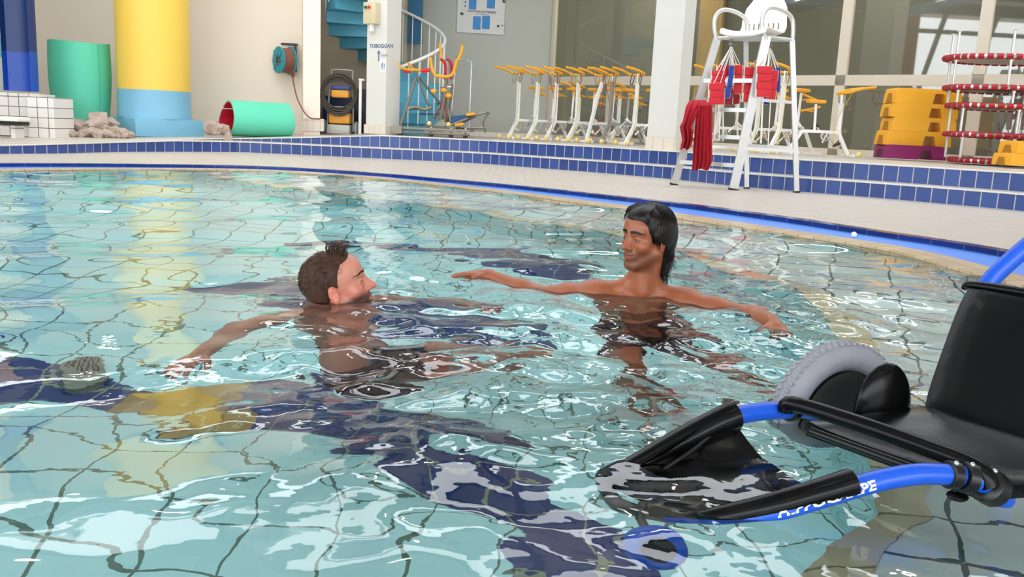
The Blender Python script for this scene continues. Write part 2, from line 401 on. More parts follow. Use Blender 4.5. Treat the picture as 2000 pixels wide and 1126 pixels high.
def bar(s, z, w, h, name='window_frame', d=.09): return b.box(wp(s, z), (w, d, h), WR)
def s_at(px): # distance along the wall for a pixel column at eye level
    best = min(np.linspace(0, SL, 3000), key=lambda s: abs(px - (1000 + FPX * (wp(s, CH) - CAMP).dot(cR) / (wp(s, CH) - CAMP).dot(cF)))); return float(best)
s1 = .12; s2 = s_at(1630 + 0); s3 = s_at(1880)
mull = [.05, s_at(1187), s_at(1330), s2, s3 + .1, s3 + 2.6, 12.5, 14.9]
b = MB(); bar(SL / 2, .47, SL, .12); bar(SL / 2, TZ, SL, .17); bar(SL / 2, 4.4, SL, .15)
for k, s in enumerate(mull):
    if k == 1: bar(s, 1.05, .12, 1.2)
    elif k != 2: bar(s, 2.4, .17 if k > 2 else .08, 4.0)
structure(b.build('window_frame', frame_m, smooth=False))
tops = [mull[0], mull[3], mull[4], mull[5], mull[6], mull[7]]
nwin = 1
for (z0, z1_, ss) in ((.53, TZ - .08, [mull[0], mull[1], mull[3], mull[4], mull[5], mull[6], mull[7]]), (TZ + .08, 4.33, tops)):
    for a_, b_ in zip(ss, ss[1:]):
        q = MB(); q.box(wp((a_ + b_) / 2, (z0 + z1_) / 2), (b_ - a_ - .1, .012, z1_ - z0), WR); structure(q.build('window_%d' % nwin, glass_m, smooth=False)); nwin += 1
b = MB(); b.box(wp(SL / 2, (4.47 + HC) / 2), (SL, .15, HC - 4.47), WR); structure(b.build('wall_above_windows', grey_wall_m, smooth=False))
# dim store room behind the glass
room_m = mat('olive_grey_room_paint', (112, 112, 98), .85, var=.1, scale=.8)
b = MB(); b.box(wp(SL / 2 - 2, 2.4, -2.2), (SL + 4.5, .1, 4.4), WR); structure(b.build('wall_store_room', room_m, smooth=False))
b = MB(); b.box(wp(SL / 2, 4.6, -.35), (SL, .7, .1), WR); structure(b.build('ceiling_store_room', room_m, smooth=False))
room_fill = bpy.data.materials.new('room_fill_glow'); room_fill.use_nodes = True
q_ = room_fill.node_tree.nodes['Principled BSDF']; q_.inputs['Emission Color'].default_value = (1, .95, .85, 1); q_.inputs['Emission Strength'].default_value = 18
for s_, wh in ((1.6, 'behind the windows by the poster wall'), (6.5, 'behind the middle windows'), (10.5, 'behind the windows by the trampolines')):  # unseen glowing panels added to brighten the store room
    t = empty('added_room_fill_light', wp(s_, 4.45, -1.2), wa, 'long fill light added in the store room ' + wh, 'ceiling light')
    q = MB(); q.box((0, 0, .03), (2.2, .5, .06), bev=.01); q.build('housing', white_pl, t); q = MB(); q.box((0, 0, -.01), (2.1, .42, .02)); q.build('diffuser', room_fill, t)
b = MB(); b.box(wp(2.6, 2.3, -2.1), (.55, .12, 3.4), WR); structure(b.build('store_room_door_panel', mat('ochre_panel', (176, 150, 96), .7), smooth=False))
b = MB(); b.box(wp(9.3, 2.3, -1.6), (.5, .5, 3.9), WR); structure(b.build('store_room_pillar', mat('reddish_paint', (150, 90, 84), .7), smooth=False))
# right-hand end, the rear and the glazed side that the panes mirror
E2 = wp(SL, 0)
wall('wall_right', (E2.x, E2.y), (E2.x + 2.5, -9), -.1, HC, cream)
# glazed sloping side: posts and rails, open sky behind
steel_blue = mat('slate_grey_steel', (84, 100, 112), .5)
b = MB()
for y in np.arange(-9, 6.3, 1.9):
    b.tube([(-12.2, y, 0), (-12.2, y, 1.2), (-10.6, y, 4.6), (-10.2, y, HC)], .09, 4)
for (x, z) in ((-12.2, .05), (-12.2, 1.2), (-11.4, 2.9), (-10.6, 4.6)): b.tube([(x, -9, z), (x, 6.2, z)], .1, 4)
structure(b.build('window_wall_frame', steel_blue, smooth=False))
wall('wall_side_far', (-12.3, 6.2), (-12.2, 17.3), -.1, HC, mat('warm_grey_paint', (150, 146, 134), .8))
wall('wall_side_low', (-12.35, -9), (-12.3, 6.2), -.1, .9, white_paint)
b = MB(); b.tube([(-12.5, 4.4, 0), (-12.5, 4.4, HC)], .35, 12); b.tube([(-12.5, -1.5, 0), (-12.5, -1.5, HC)], .35, 12); structure(b.build('side_pillar', mat('brick_red_paint', (170, 96, 88), .7)))
# rear wall low with glazing above
wall('wall_rear', (-12.3, -9), (14, -9), -.1, .9, white_paint)
# ceiling: white panels with open rooflights and slate beams between
ceil_m = mat('white_ceiling_panels', (222, 224, 224), .8)
beam_m = mat('slate_blue_beams', (62, 82, 118), .6)
b = MB(); cb = MB()
ys = [(-9, -3.2), (-2.4, 4.9), (6.3, 8.8), (11.0, 12.9), (14.7, 24.5)]
for y0, y1 in ys: b.box((.5, (y0 + y1) / 2, HC + .05), (27, y1 - y0, .1))
b.box((12.5, 7, HC + .05), (5, 34, .1)); b.box((-11.6, 16, HC + .05), (5, 16, .1))
structure(b.build('ceiling', ceil_m, smooth=False))
for x in (-9.5, -6.2, -2.9, .4, 3.7, 7.0): cb.box((x, 4.5, HC - .18), (.28, 28, .36))
for y0, y1 in ys[:-1]: cb.box((.5, y1 + .1, HC - .1), (27, .16, .25)); cb.box((.5, y0 - .1, HC - .1), (27, .16, .25))
structure(cb.build('ceiling_beam', beam_m, smooth=False))
# fill lights added out of view under the ceiling to brighten the back walls
def wall_fill(x, y, tx, ty, tz, pw, lab):
    t = empty('added_wall_fill_light', (x, y, HC - .2), math.atan2(ty - y, tx - x) - math.pi / 2, lab, 'added fill light')
    q = MB(); q.box((0, 0, .12), (2.6, .3, .1), bev=.02); q.box((-1.1, 0, .18), (.04, .04, .05)); q.box((1.1, 0, .18), (.04, .04, .05)); q.build('housing', white_pl, t)
    l = bpy.data.lights.new('added_wall_fill_lamp', 'AREA'); l.shape = 'RECTANGLE'; l.size = 2.5; l.size_y = .3; l.energy = pw; l.color = (1, .93, .84)
    lo_ = bpy.data.objects.new('added_wall_fill_lamp', l); COL.objects.link(lo_); lo_.location = (x, y, HC - .13)
    lo_.rotation_euler = (Vector((tx, ty, tz)) - Vector((x, y, HC - .13))).to_track_quat('-Z', 'Y').to_euler()
for x_, nm in ((-9, 'over the tiled planter'), (-6, 'over the yellow column'), (-3, 'over the cable reel wall')): wall_fill(x_, 10.2, x_, 17, 1.6, WALL_FILL, 'long white fill light added out of view under the ceiling ' + nm)
lamp_m = bpy.data.materials.new('lamp_diffuser'); lamp_m.use_nodes = True
pb = lamp_m.node_tree.nodes['Principled BSDF']; pb.inputs['Emission Color'].default_value = (1, .93, .82, 1); pb.inputs['Emission Strength'].default_value = 16
lamps = []
for j, y in enumerate((-7.6, -3.6, .3, 4.2, 8, 11.8, 15.4)):
    for x in (-7.8, -4.5, -1.2, 2.1, 5.4, 8.7):
        if not lamps:
            t = empty('ceiling_light', (x, y, HC - .02), 0, 'round white ceiling light set in the white ceiling panels', 'ceiling light', 'round ceiling lights over the pool')
            q = MB(); q.lathe([(.16, 0), (.2, 0), (.2, -.06), (.16, -.06), (.16, 0)], n=24); q.build('rim', white_pl, t)
            q = MB(); q.lathe([(0, -.045), (.16, -.045)], n=24); q.build('diffuser', lamp_m, t)
            lamps.append(t)
        else:
            c = copy_tree(lamps[0]); c.location = (x, y, HC - .02); lamps.append(c)
# ================================================================ things on the upper floor
from mathutils.bvhtree import BVHTree
_bv = [BVHTree.FromObject(o, bpy.context.evaluated_depsgraph_get()) for o in SC.objects if o.name.startswith(('upper_floor', 'step_tread_floor', 'deck_floor'))]
def ground(x, y):
    z = -1
    for t in _bv:
        h = t.ray_cast(Vector((x, y, 3)), Vector((0, 0, -1)))
        if h[0] is not None: z = max(z, h[0].z)
    return z
def base(px, d):
    z = .43
    for _ in range(4): p = PX(px, d, z); z = ground(p.x, p.y)
    return Vector((p.x, p.y, z))
def U(px_n, d): return px_n * d / FPX
def zat(py, px, d):
    return PY(px, py, d).z

# tiled planter and bench
p0 = base(55, 13.4); zt = zat(189, 80, 13.4)
tp = tile_mat('white_square_tiles', (234, 230, 224), (226, 222, 216), (108, 104, 106), .16, .15, .006, rough=.2, plane='xz')
t = empty('tiled_planter', p0, 0, 'low white square-tiled planter wall beneath the blue slide chute', 'planter')
b = MB(); w = U(52, 13.4); hh = zt - p0.z
b.box((w / 2, .3, hh / 2), (w, .6, hh), bev=.01); b.build('body', tp, t, smooth=False)
b = MB(); b.box((-.36, .62, hh / 2 + .02), (.7, .5, hh + .05), bev=.01); b.build('back_block', tp, t, smooth=False)
q0 = base(10, 12.9); zb = zat(232, 20, 12.9)
t = empty('bench', q0, 0, 'small white bench with a dark underside beside the tiled planter', 'bench')
b = MB(); b.box((-.1, .1, zb - q0.z), (.68, .34, .06), bev=.015); b.build('seat', white_pl, t)
b = MB(); b.box((-.1, .1, zb - q0.z - .065), (.66, .3, .05)); b.build('seat_frame', black_rub, t)
for sx in (-.38, .12):
    b = MB(); b.box((sx, .12, (zb - q0.z - .09) / 2), (.06, .24, zb - q0.z - .09)); b.build('leg', tp, t)
# banded mosaic pillar at the picture's edge
p0 = base(-32, 14.3); bp_ = MB(); bp_.box((p0.x - .05, p0.y, p0.z + 2.4), (.75, .5, 4.9))
mm = bpy.data.materials.new('banded_mosaic'); mm.use_nodes = True; nt = mm.node_tree; N = nt.nodes; L = nt.links
tc = N.new('ShaderNodeTexCoord'); sp = N.new('ShaderNodeSeparateXYZ'); L.new(tc.outputs['Object'], sp.inputs[0]); ma = N.new('ShaderNodeMath'); ma.operation = 'MULTIPLY'; ma.inputs[1].default_value = 1 / 4.9; L.new(sp.outputs[2], ma.inputs[0])
cr = N.new('ShaderNodeValToRGB'); cr.color_ramp.interpolation = 'CONSTANT'; e = cr.color_ramp.elements; e[0].color = srgb(228, 226, 224); e[1].position = .28; e[1].color = srgb(120, 190, 190)
for pos, c in ((.34, (226, 190, 160)), (.40, (110, 180, 178)), (.46, (220, 200, 160)), (.55, (90, 160, 190)), (.66, (226, 190, 160))):
    q = e.new(pos); q.color = srgb(*c)
L.new(ma.outputs[0], cr.inputs[0]); L.new(cr.outputs[0], N['Principled BSDF'].inputs['Base Color'])
structure(bp_.build('tiled_pillar', mm, smooth=False))
# blue slide chute
p0 = base(45, 13.9); zb = zat(178, 45, 13.9); zm = zat(101, 45, 13.9)
t = empty('slide_chute', (p0.x, p0.y, zb), 0, 'tall blue curved slide chute hanging over the tiled planter', 'slide')
w = U(31, 13.9)
def chute(z0, z1_, m, name, r=1.0):
    b = MB(); prof = []
    pts = [(-w * r, -.02), (-w * .95 * r, .1), (-w * .3, .2), (w * .3, .2), (w * .9 * r, .12), (w * r, -.1)]
    for k, (z) in enumerate((z0, z1_)):
        b.v += [(x, y, z) for x, y in pts] + [(x * .93, y - .045 if abs(x) < w * .8 else y - .03, z) for x, y in pts]
    n = 6
    for i in range(n - 1):
        b.f.append((i, i + 1, 12 + i + 1, 12 + i)); b.f.append((6 + i, 12 + 6 + i, 12 + 7 + i, 7 + i)); b.f.append((i, 6 + i, 7 + i, i + 1)); b.f.append((12 + i, 13 + i, 19 + i, 18 + i))
    b.f += [(0, 12, 18, 6), (5, 11, 23, 17)]
    return b.build(name, m, t, ang=50)
chute(0, zm - zb, mat('bright_blue_plastic', (26, 76, 176), .35), 'lower_section')
chute(zm - zb, 3.6, mat('deep_blue_plastic', (24, 52, 112), .35), 'upper_section')
# rock bed
rock_spots = []
def rock(px, d, s, k, group, label, lift=0.0):
    p = base(px, d); b = MB(); b.ball((0, 0, 0), 1, n=12, m=8)
    r = np.random.default_rng(k); sc = Vector((r.uniform(.7, 1.2), r.uniform(.6, 1), r.uniform(.5, .95))) * s
    Rm = rotm(*r.uniform(-.6, .6, 3)); vs = []
    for v in b.v:
        v = Vector(v); n = noise.noise(v * 1.3 + Vector((k * 3.1, 0, 0))) * .45 + noise.noise(v * 3 + Vector((k, 5, 0))) * .2
        v = v * (1 + n); v = Rm @ Vector((v.x * sc.x, v.y * sc.y, v.z * sc.z)); vs.append(v)
    zmn = min(v.z for v in vs); b.v = [(v.x, v.y, v.z - zmn) for v in vs]
    o = b.build('rock', rock_m, smooth=True, ang=30); o.location = (p.x, p.y, p.z + lift - .01); tag(o, label, 'rock', group); return o
k = 0
for row, (d, n, a_, b_, s, lf) in enumerate(((13.9, 12, 120, 262, .085, 0), (14.15, 10, 128, 245, .11, .05), (14.5, 8, 130, 222, .13, .12))):
    for i in range(n):
        k += 1; px = a_ + (b_ - a_) * (i + .5) / n + random.uniform(-4, 4)
        rock(px, d + random.uniform(-.08, .08), s * random.uniform(.75, 1.3), k, 'rocks heaped round the standing foam mat', ('rough grey-brown rock in the front row of the heap below the standing turquoise mat', 'rough grey-brown rock in the middle of the heap below the standing turquoise mat', 'rough grey-brown rock on the top of the heap, touching the standing turquoise mat')[row], lf * random.uniform(.5, 1))
rock(188, 14.2, .2, 77, None, 'tall upright grey rock leaning against the standing foam mat', .05)
for i in range(7):
    k += 1; rock(410 + i * 7.0, 14.7 + random.uniform(-.1, .1), random.uniform(.10, .15), k, 'rocks beside the column plinth', 'rounded beige rock between the light blue plinth and the rolled mat', .05 + .05 * (i % 2))
# standing turquoise mat, one edge overlapping at the top
p0 = base(161, 15.2); zb = zat(251, 161, 15.2); zt = zat(84, 161, 15.2); h = zt - zb
o_bed = MB(); o_bed.box((p0.x + .15, p0.y + .1, (p0.z + zb) / 2), (2.1, 1.3, zb - p0.z + .02), bev=.02); ob = o_bed.build('rock_bed_slab', rock_m, smooth=False); structure(ob)
b = MB(); R0 = U(56, 15.2); n = 56; prof = [(0, .86), (.15, .9), (.35, .97), (.6, 1.01), (.8, 1.01), (1, .985)]
ang = np.linspace(-.5, 2 * math.pi - .25, n); vs = []
for f, r in prof:
    for i, a_ in enumerate(ang):
        q = R0 * r * (1.0 - .03 * i / n); vs.append((q * math.cos(a_), q * math.sin(a_) * .9, f * h * (1 + (.012 * math.sin(a_ * 2)) * (f > .9))))
for f, r in prof:
    for i, a_ in enumerate(ang):
        q = R0 * r * (1.0 - .03 * i / n) - .03; vs.append((q * math.cos(a_), q * math.sin(a_) * .9, f * h * (1 + (.012 * math.sin(a_ * 2)) * (f > .9))))
K = len(prof); fs = []
for s_ in range(2):
    for a_ in range(K - 1):
        for i in range(n - 1): q = s_ * K * n + a_ * n + i; fs.append((q, q + 1, q + n + 1, q + n))
for i in range(n - 1):
    for a_ in (0, K - 1): q = a_ * n + i; fs.append((q, q + 1, q + 1 + K * n, q + K * n))
b.add(vs, fs); o = b.build('foam_mat', turq_foam, ang=50); o.location = (p0.x, p0.y, zb); tag(o, 'turquoise foam mat rolled into an upright cylinder among rocks by the yellow column', 'foam mat')
# column on its plinth
t = None
pc = base(304, 15.3); zb = zat(266, 335, 14.5); zt = zat(234, 335, 14.5); zy = zat(177, 304, 15.2)
ltblue = mat('light_blue_paint', (122, 180, 208), .45, var=.02); yel = mat('yellow_column_paint', (238, 200, 86), .45, var=.02)
t = empty('round_column', (pc.x, pc.y, zb - .03), 0, 'thick round column painted yellow above light blue on a square blue plinth', 'column')
b = MB(); b.box((0, 0, (zt - zb + .03) / 2), (1.17, 1.17, zt - zb + .03), rotm(rz=.80), bev=.012); b.build('plinth', ltblue, t)
r = U(66, 15.3) ; z0 = zt - zb + .03; zyl = zy - zb + .03
b = MB(); b.lathe([(0, z0), (r * 1.02, z0), (r * 1.02, z0 + .05), (r, z0 + .075), (r, zyl), (0, zyl)], n=64); b.build('lower_shaft', ltblue, t)
b = MB(); b.lathe([(0, zyl), (r, zyl), (r, HC - zb), (0, HC - zb)], n=64); b.build('upper_shaft', yel, t)
# rolled mat lying down, red inside
p0 = base(503, 15.4); ra = U(33, 15.4)
t = empty('foam_mat', p0, .07, 'turquoise foam mat with red lining rolled on its side by the hose reel wall', 'foam mat')
def roll(rr, th, m, name, L_=1.12):
    b = MB(); n = 48; ang = np.linspace(.9, 2 * math.pi + .75, n); vs = []
    for x0 in (-L_ / 2, L_ / 2):
        for q in (rr, rr - th):
            for i, a_ in enumerate(ang):
                pz = math.cos(a_); py_ = math.sin(a_); sh = 1.0 + .16 * max(0, pz) ** 2
                vs.append((x0 + (.04 * pz if x0 < 0 else 0), q * py_ * (1 - .12 * pz), q * (1 + pz * sh) / 1.16 * 1.08 + (ra - rr)))
    fs = []
    for i in range(n - 1):
        fs += [(i, i + 1, 2 * n + i + 1, 2 * n + i), (n + i, 3 * n + i, 3 * n + i + 1, n + i + 1), (i, n + i, n + i + 1, i + 1), (2 * n + i, 2 * n + i + 1, 3 * n + i + 1, 3 * n + i)]
    fs += [(0, 2 * n, 3 * n, n), (n - 1, 2 * n - 1, 4 * n - 1, 3 * n - 1)]
    b.add(vs, fs); return b.build(name, m, t, ang=50)
roll(ra, .016, turq_foam, 'outer_layer'); roll(ra - .018, .012, mat('red_lining', (190, 22, 48), .6), 'lining')
t.rotation_euler.z = .75
p0 = base(560, 14.85); b = MB(); b.box((0, 0, .012), (.85, .4, .024), bev=.006); o = b.build('floor_mat', mat('salmon_red_mat', (226, 70, 72), .7)); o.location = p0; tag(o, 'thin red mat lying flat beside the rolled turquoise mat', 'mat')
# hose reel on the wall
pr = PY(556, 118, 16.9); rr = U(25, 16.9)
teal_pl = mat('teal_plastic', (48, 150, 166), .4); brn = mat('brown_cable', (140, 84, 66), .6)
t = empty('cable_reel', pr, 0, 'teal cable reel with brown cable mounted on the cream wall', 'cable reel')
RR = rotm(ry=math.radians(-62)) ; RR = rotm(rz=math.radians(25)) @ rotm(ry=math.radians(-90))
RR = Matrix.Rotation(math.radians(40), 3, 'Z') @ rotm(ry=math.radians(-90))
b = MB(); b.lathe([(.08, .13), (rr, .13), (rr, .1), (.08, .1), (.08, .13)], R=RR, n=28)
for i in range(8): a_ = i * math.pi / 4; b.box(RR @ Vector((rr * .62 * math.cos(a_), rr * .62 * math.sin(a_), .135)), (rr * .7, .03, .02), RR @ rotm(rz=a_))
b.build('front_flange', teal_pl, t)
b = MB(); b.lathe([(.06, -.13), (rr * 1.06, -.13), (rr * 1.06, -.1), (.06, -.1), (.06, -.13)], R=RR, n=28); b.build('rear_flange', teal_pl, t)
b = MB(); b.lathe([(0, .1), (.1, .1), (.1, .14), (0, .14)], R=RR, n=20); b.build('hub', black_pl, t)
b = MB()
for i in range(9): b.lathe([(rr * .86 + .014 * math.cos(q), -.09 + i * .022 + .013 * math.sin(q)) for q in np.linspace(0, 2 * math.pi, 7)], R=RR, n=28)
b.build('coiled_cable', brn, t)
b = MB(); b.box((.05, .16, rr + .06), (.3, .1, .04)); b.box((.16, .16, .05), (.04, .1, rr * 2)); b.build('wall_bracket', black_pl, t)
hp = [PY(571, 140, 16.75), PY(573, 160, 16.6), PY(580, 190, 16.3), PY(592, 215, 16.0), PY(606, 230, 15.95), PY(625, 232, 16.0)]
b = MB(); b.tube([p - pr for p in crom(hp, 6)], .013, 8); b.build('hanging_cable', brn, t)
b = MB(); b.tube([p - pr for p in (PY(571.5, 141, 16.75), PY(572, 149, 16.7))], .03, 8); b.build('plug', mat('dark_red_plastic', (130, 30, 30), .5), t)

# dark blue bins, cleaning trolley and white post in the recess
p0 = base(668, 18.1); dkb = mat('dark_blue_plastic', (16, 34, 78), .4)
b = MB(); b.box((0, 0, .36), (.7, .45, .72), bev=.03); o = b.build('storage_box', dkb); o.location = p0; tag(o, 'dark blue storage box behind the cleaning trolley', 'box')
p0 = base(708, 17.6)
b = MB(); b.box((0, 0, .42), (.36, .42, .84), bev=.03); o = b.build('storage_box', mat('blue_black_plastic', (10, 18, 40), .4)); o.location = p0; tag(o, 'taller blue-black box standing behind the white post', 'box')
p0 = base(665, 16.6); cyl = mat('cleaner_yellow', (228, 158, 40), .4); gp = mat('grey_trolley_paint', (170, 168, 160), .4, .3); hosem = mat('grey_black_hose', (64, 58, 50), .5)
t = empty('pool_cleaner_trolley', p0, 0, 'yellow pool cleaner trolley with a coiled dark hose, in the recess', 'cleaning trolley')
s = 16.6 / FPX
b = MB()
for sx in (-1, 1): b.tube(crom([(sx * 25 * s, -.05, .05), (sx * 24 * s, 0, .4), (sx * 22 * s, .05, .9), (sx * 20 * s, .1, 1.1)], 4), .014, 8)
b.tube(crom([(-20 * s, .1, 1.1), (-19 * s, .1, 1.16), (0, .1, 1.17), (19 * s, .1, 1.16), (20 * s, .1, 1.1)], 4), .014, 8)
b.tube([(-24 * s, 0, .5), (24 * s, 0, .5)], .01, 6); b.build('frame', gp, t)
b = MB(); b.box((0, -.08, .09), (44 * s, .3, .17), bev=.02); b.build('base', gp, t)
b = MB(); b.box((0, .0, .29), (40 * s, .3, .2), bev=.04); b.box((0, .0, .73), (34 * s, .2, .14), bev=.04); b.build('body', cyl, t)
b = MB(); b.box((0, 0, .84), (38 * s, .18, .06), bev=.02); b.build('control_cover', mat('mid_blue_plastic', (50, 70, 150), .4), t)
for sx in (-1, 1):
    b = MB(); b.lathe([(0, -.03), (.1, -.03), (.12, -.015), (.12, .015), (.1, .03), (0, .03)], (sx * 30 * s, .02, .12), rotm(ry=math.pi / 2), n=24); b.build('wheel', mat('grey_rubber', (150, 160, 164), .5), t)
b = MB()
for i in range(7):
    pts = []; ex = (30 + (i % 4) * 1.6) * s; ez = (30 + (i % 3) * 3.4) * s
    for q in np.linspace(0, 2 * math.pi, 29)[:-1]: pts.append((ex * math.cos(q) + .01 * math.sin(i), -.17 - .02 * (i % 3), .76 - (i * 1.4) * s + ez * math.sin(q)))
    b.tube(pts, .017, 8, closed=True)
b.build('coiled_hose', hosem, t)
p0 = base(703, 16.4); b = MB(); b.tube([(0, 0, 0), (0, 0, .99)], .034, 4); b.box((.02, 0, .97), (.1, .07, .03)); o = b.build('white_post', white_pl); o.location = p0; tag(o, 'slim white post standing between the cleaner trolley and the sign column', 'post')

# sign column
pcx = base(747, 15.9)
rc = math.radians(-28); cs = .42
t = empty('sign_column', pcx, rc, 'white square column with the slide rules sign and a control box', 'column')
b = MB(); b.box((0, 0, (HC - pcx.z) / 2), (cs, cs, HC - pcx.z), bev=.006); b.build('shaft', white_paint, t, smooth=False)
b = MB(); b.box((0, 0, .08), (cs + .05, cs + .05, .16), bev=.004); b.build('tiled_foot', plinth_tile, t, smooth=False)
ink = mat('faded_blue_ink', (96, 116, 160), .6); paper = mat('white_sign_film', (234, 234, 236), .4)
def onface(px, py): # local point on the column's front face seen at a pixel
    d = ray(px, py); Rm = Matrix.Rotation(rc, 3, 'Z'); n = Rm @ Vector((0, -1, 0)); q = pcx + n * (cs / 2)
    tt = (q - CAMP).dot(n) / d.dot(n); w_ = CAMP + d * tt; l = Rm.transposed() @ (w_ - pcx); return l
def facetext(body, px, py, size, m, name, bold=0.0):
    vs, fs = text_mesh(body, size, bold, .001); c = onface(px, py); b = MB(); b.add([(c.x + v.x, -cs / 2 - .004, c.z + v.y) for v in vs], fs); return b.build(name, m, t, smooth=False)
facetext('TOBOGGAN', 745, 90, .088, ink, 'lettering', .002)
facetext('LEGAL', 752, 108, .05, ink, 'lettering')
b = MB(); c = onface(740, 109); y = -cs / 2 - .004
b.prism([(c.x - .012, y, c.z - .09), (c.x + .012, y, c.z - .09), (c.x + .012, y, c.z + .04), (c.x + .04, y, c.z + .04), (c.x, y, c.z + .1), (c.x - .04, y, c.z + .04), (c.x - .012, y, c.z + .04)], (0, 0, 0), (0, -.002, 0)); b.build('arrow', ink, t, smooth=False)
b = MB(); c = onface(748, 128); b.box((c.x, -cs / 2 - .002, c.z), (.12, .003, .2)); b.build('notice', paper, t, smooth=False)
b = MB()
for dx, s_ in ((-.03, .8), (.0, 1.1), (.035, .7)):
    b.ball((c.x + dx, y - .003, c.z + .04 * s_), (.01 * s_, .002, .01 * s_), n=8, m=6); b.box((c.x + dx, y - .002, c.z), (.018 * s_, .002, .06 * s_)); b.box((c.x + dx, y - .002, c.z - .045), (.01, .002, .05 * s_), rotm(ry=.2))
b.build('pictogram', ink, t, smooth=False)
ct = onface(729, 27); boxm = mat('beige_enclosure', (206, 194, 160), .5)
t2 = empty('control_box', pcx + Matrix.Rotation(rc, 3, 'Z') @ Vector((ct.x, -cs / 2, ct.z)), rc, 'beige electrical control box with red and green buttons on the sign column', 'control box')
b = MB(); b.box((.02, -.07, 0), (.26, .14, .36), bev=.012); b.build('enclosure', boxm, t2)
for dx, m_ in ((-.045, mat('green_button', (20, 100, 70), .4)), (.03, mat('red_button', (210, 30, 50), .4))):
    b = MB(); b.lathe([(0, .03), (.025, .03), (.025, 0), (0, 0)], (dx, -.14, .09), rotm(rx=math.pi / 2), n=14); b.build('button', m_, t2)
b = MB(); b.tube([(-.0, -.04, -.18), (-.0, -.04, -.3)], .05, 8); b.tube([(0.02, -.05, .18), (0.02, -.05, .6)], .015, 8); b.build('conduit', white_pl, t2)

# spiral stair
pcs = base(750, 17.4); SR = 1.12
t = empty('spiral_staircase', pcs, 0, 'teal spiral staircase with white railing rising behind the sign column', 'staircase')
b = MB(); b.tube([(0, 0, 0), (0, 0, HC - pcs.z)], .14, 20); b.build('centre_pole', teal_dark, t)
th0 = math.radians(-70); dth = math.radians(24)
for k in range(13):
    a0 = th0 + k * dth; a1 = a0 + dth * 1.25; z = .2 * k
    pts = [(.1 * math.cos(a0), .1 * math.sin(a0))] + [(SR * math.cos(a0 + (a1 - a0) * j / 4), SR * math.sin(a0 + (a1 - a0) * j / 4)) for j in range(5)] + [(.1 * math.cos(a1), .1 * math.sin(a1))]
    b = MB(); b.prism([(x, y, z) for x, y in pts], (0, 0, .0 if k else 0), (0, 0, .2)); st = b.build('step', teal_m, t, smooth=False)
    if k < 8:
        q = MB(); q.tube([((SR + .012) * math.cos(a0 + (a1 - a0) * j / 4), (SR + .012) * math.sin(a0 + (a1 - a0) * j / 4), z + .2) for j in range(5)], .014, 5); q.build('nosing', teal_dark, st)
def hel(a, off): return Vector(((SR + .01) * math.cos(a), (SR + .01) * math.sin(a), .2 * (a - th0) / dth + .2 + off))
b = MB(); b.tube([hel(th0 + a, .98) for a in np.linspace(0.02, 13 * dth, 60)], .03, 8); b.build('handrail', white_pl, t)
b = MB(); b.tube([(hel(th0, 0).x, hel(th0, 0).y, 0), hel(th0, .98)], .035, 10); b.build('newel_post', white_pl, t)
for k in range(30):
    a = th0 + dth * .45 * (k + 1); q = hel(a, 0); b = MB(); b.tube([(q.x, q.y, q.z - .2), (q.x, q.y, q.z + .98)], .012, 6); b.build('baluster', white_pl, t)
b = MB(); b.box((.42, 1.15, 3.4), (.3, .06, 3.2)); b.box((-.75, 1.0, 4.4), (.5, .06, 1.6)); b.build('back_screen', teal_dark, t)

# poster on the grey wall
aw = math.atan2(A.y - 18.75, A.x - g0.x + 2)
def onwall(px, py, off=0.02):
    a_ = Vector((g0.x - 2, 18.75, 0)); n = Vector((math.sin(aw), -math.cos(aw), 0)); q = a_ + n * off; d = ray(px, py); return CAMP + d * ((q - CAMP).dot(n) / d.dot(n))
c = onwall(940, 16); t = empty('rules_poster', c, aw, 'large pale poster of permitted positions with blue pictures on the grey wall', 'poster')
s = 18.9 / FPX
b = MB(); b.box((0, -.004, .1), (91 * s, .008, 112 * s), bev=0); b.build('sheet', mat('poster_film', (204, 204, 200), .5), t, smooth=False)
bl = mat('poster_blue', (26, 120, 186), .4)
for px, py, w_, h_ in ((923, 5, 15, 26), (959, 3, 16, 26), (931, 45, 15.5, 25), (949, 44, 15.5, 25)):
    q = onwall(px, py) - c; b = MB(); b.box((q.x * math.cos(aw) + q.y * math.sin(aw), -.011, q.z), (w_ * s * 1.08, .004, h_ * s * 1.05)); b.build('picture_border', paper, t, smooth=False)
    b = MB(); b.box((q.x * math.cos(aw) + q.y * math.sin(aw), -.014, q.z), (w_ * s, .004, h_ * s)); b.build('picture', bl, t, smooth=False)
def ptext(body, px, py, size, m=None, bold=0):
    q = onwall(px, py) - c; lx = q.x * math.cos(aw) + q.y * math.sin(aw); vs, fs = text_mesh(body, size, bold, .001); b = MB(); b.add([(lx + v.x, -.011, q.z + v.y) for v in vs], fs); b.build('lettering', m or mat('poster_ink', (70, 66, 64), .6), t, smooth=False)
ptext('POSITIONS AUTORISÉES', 941, 23.2, .056, bold=.001)
ptext('SUR LE TOBOGGAN', 941, 28.3, .034)
b = MB()
for px, py, w_ in ((902, 27, 6), (909, 4, 3), (908.5, 12, 3), (973, 51, 5), (981, 50, 3), (984, 3, 6)): q = onwall(px, py) - c; b.box((q.x * math.cos(aw) + q.y * math.sin(aw), -.011, q.z), (w_ * s, .004, w_ * s * .8), rotm(ry=.2))
b.build('pictogram', mat('poster_ink', (70, 66, 64), .6), t, smooth=False)

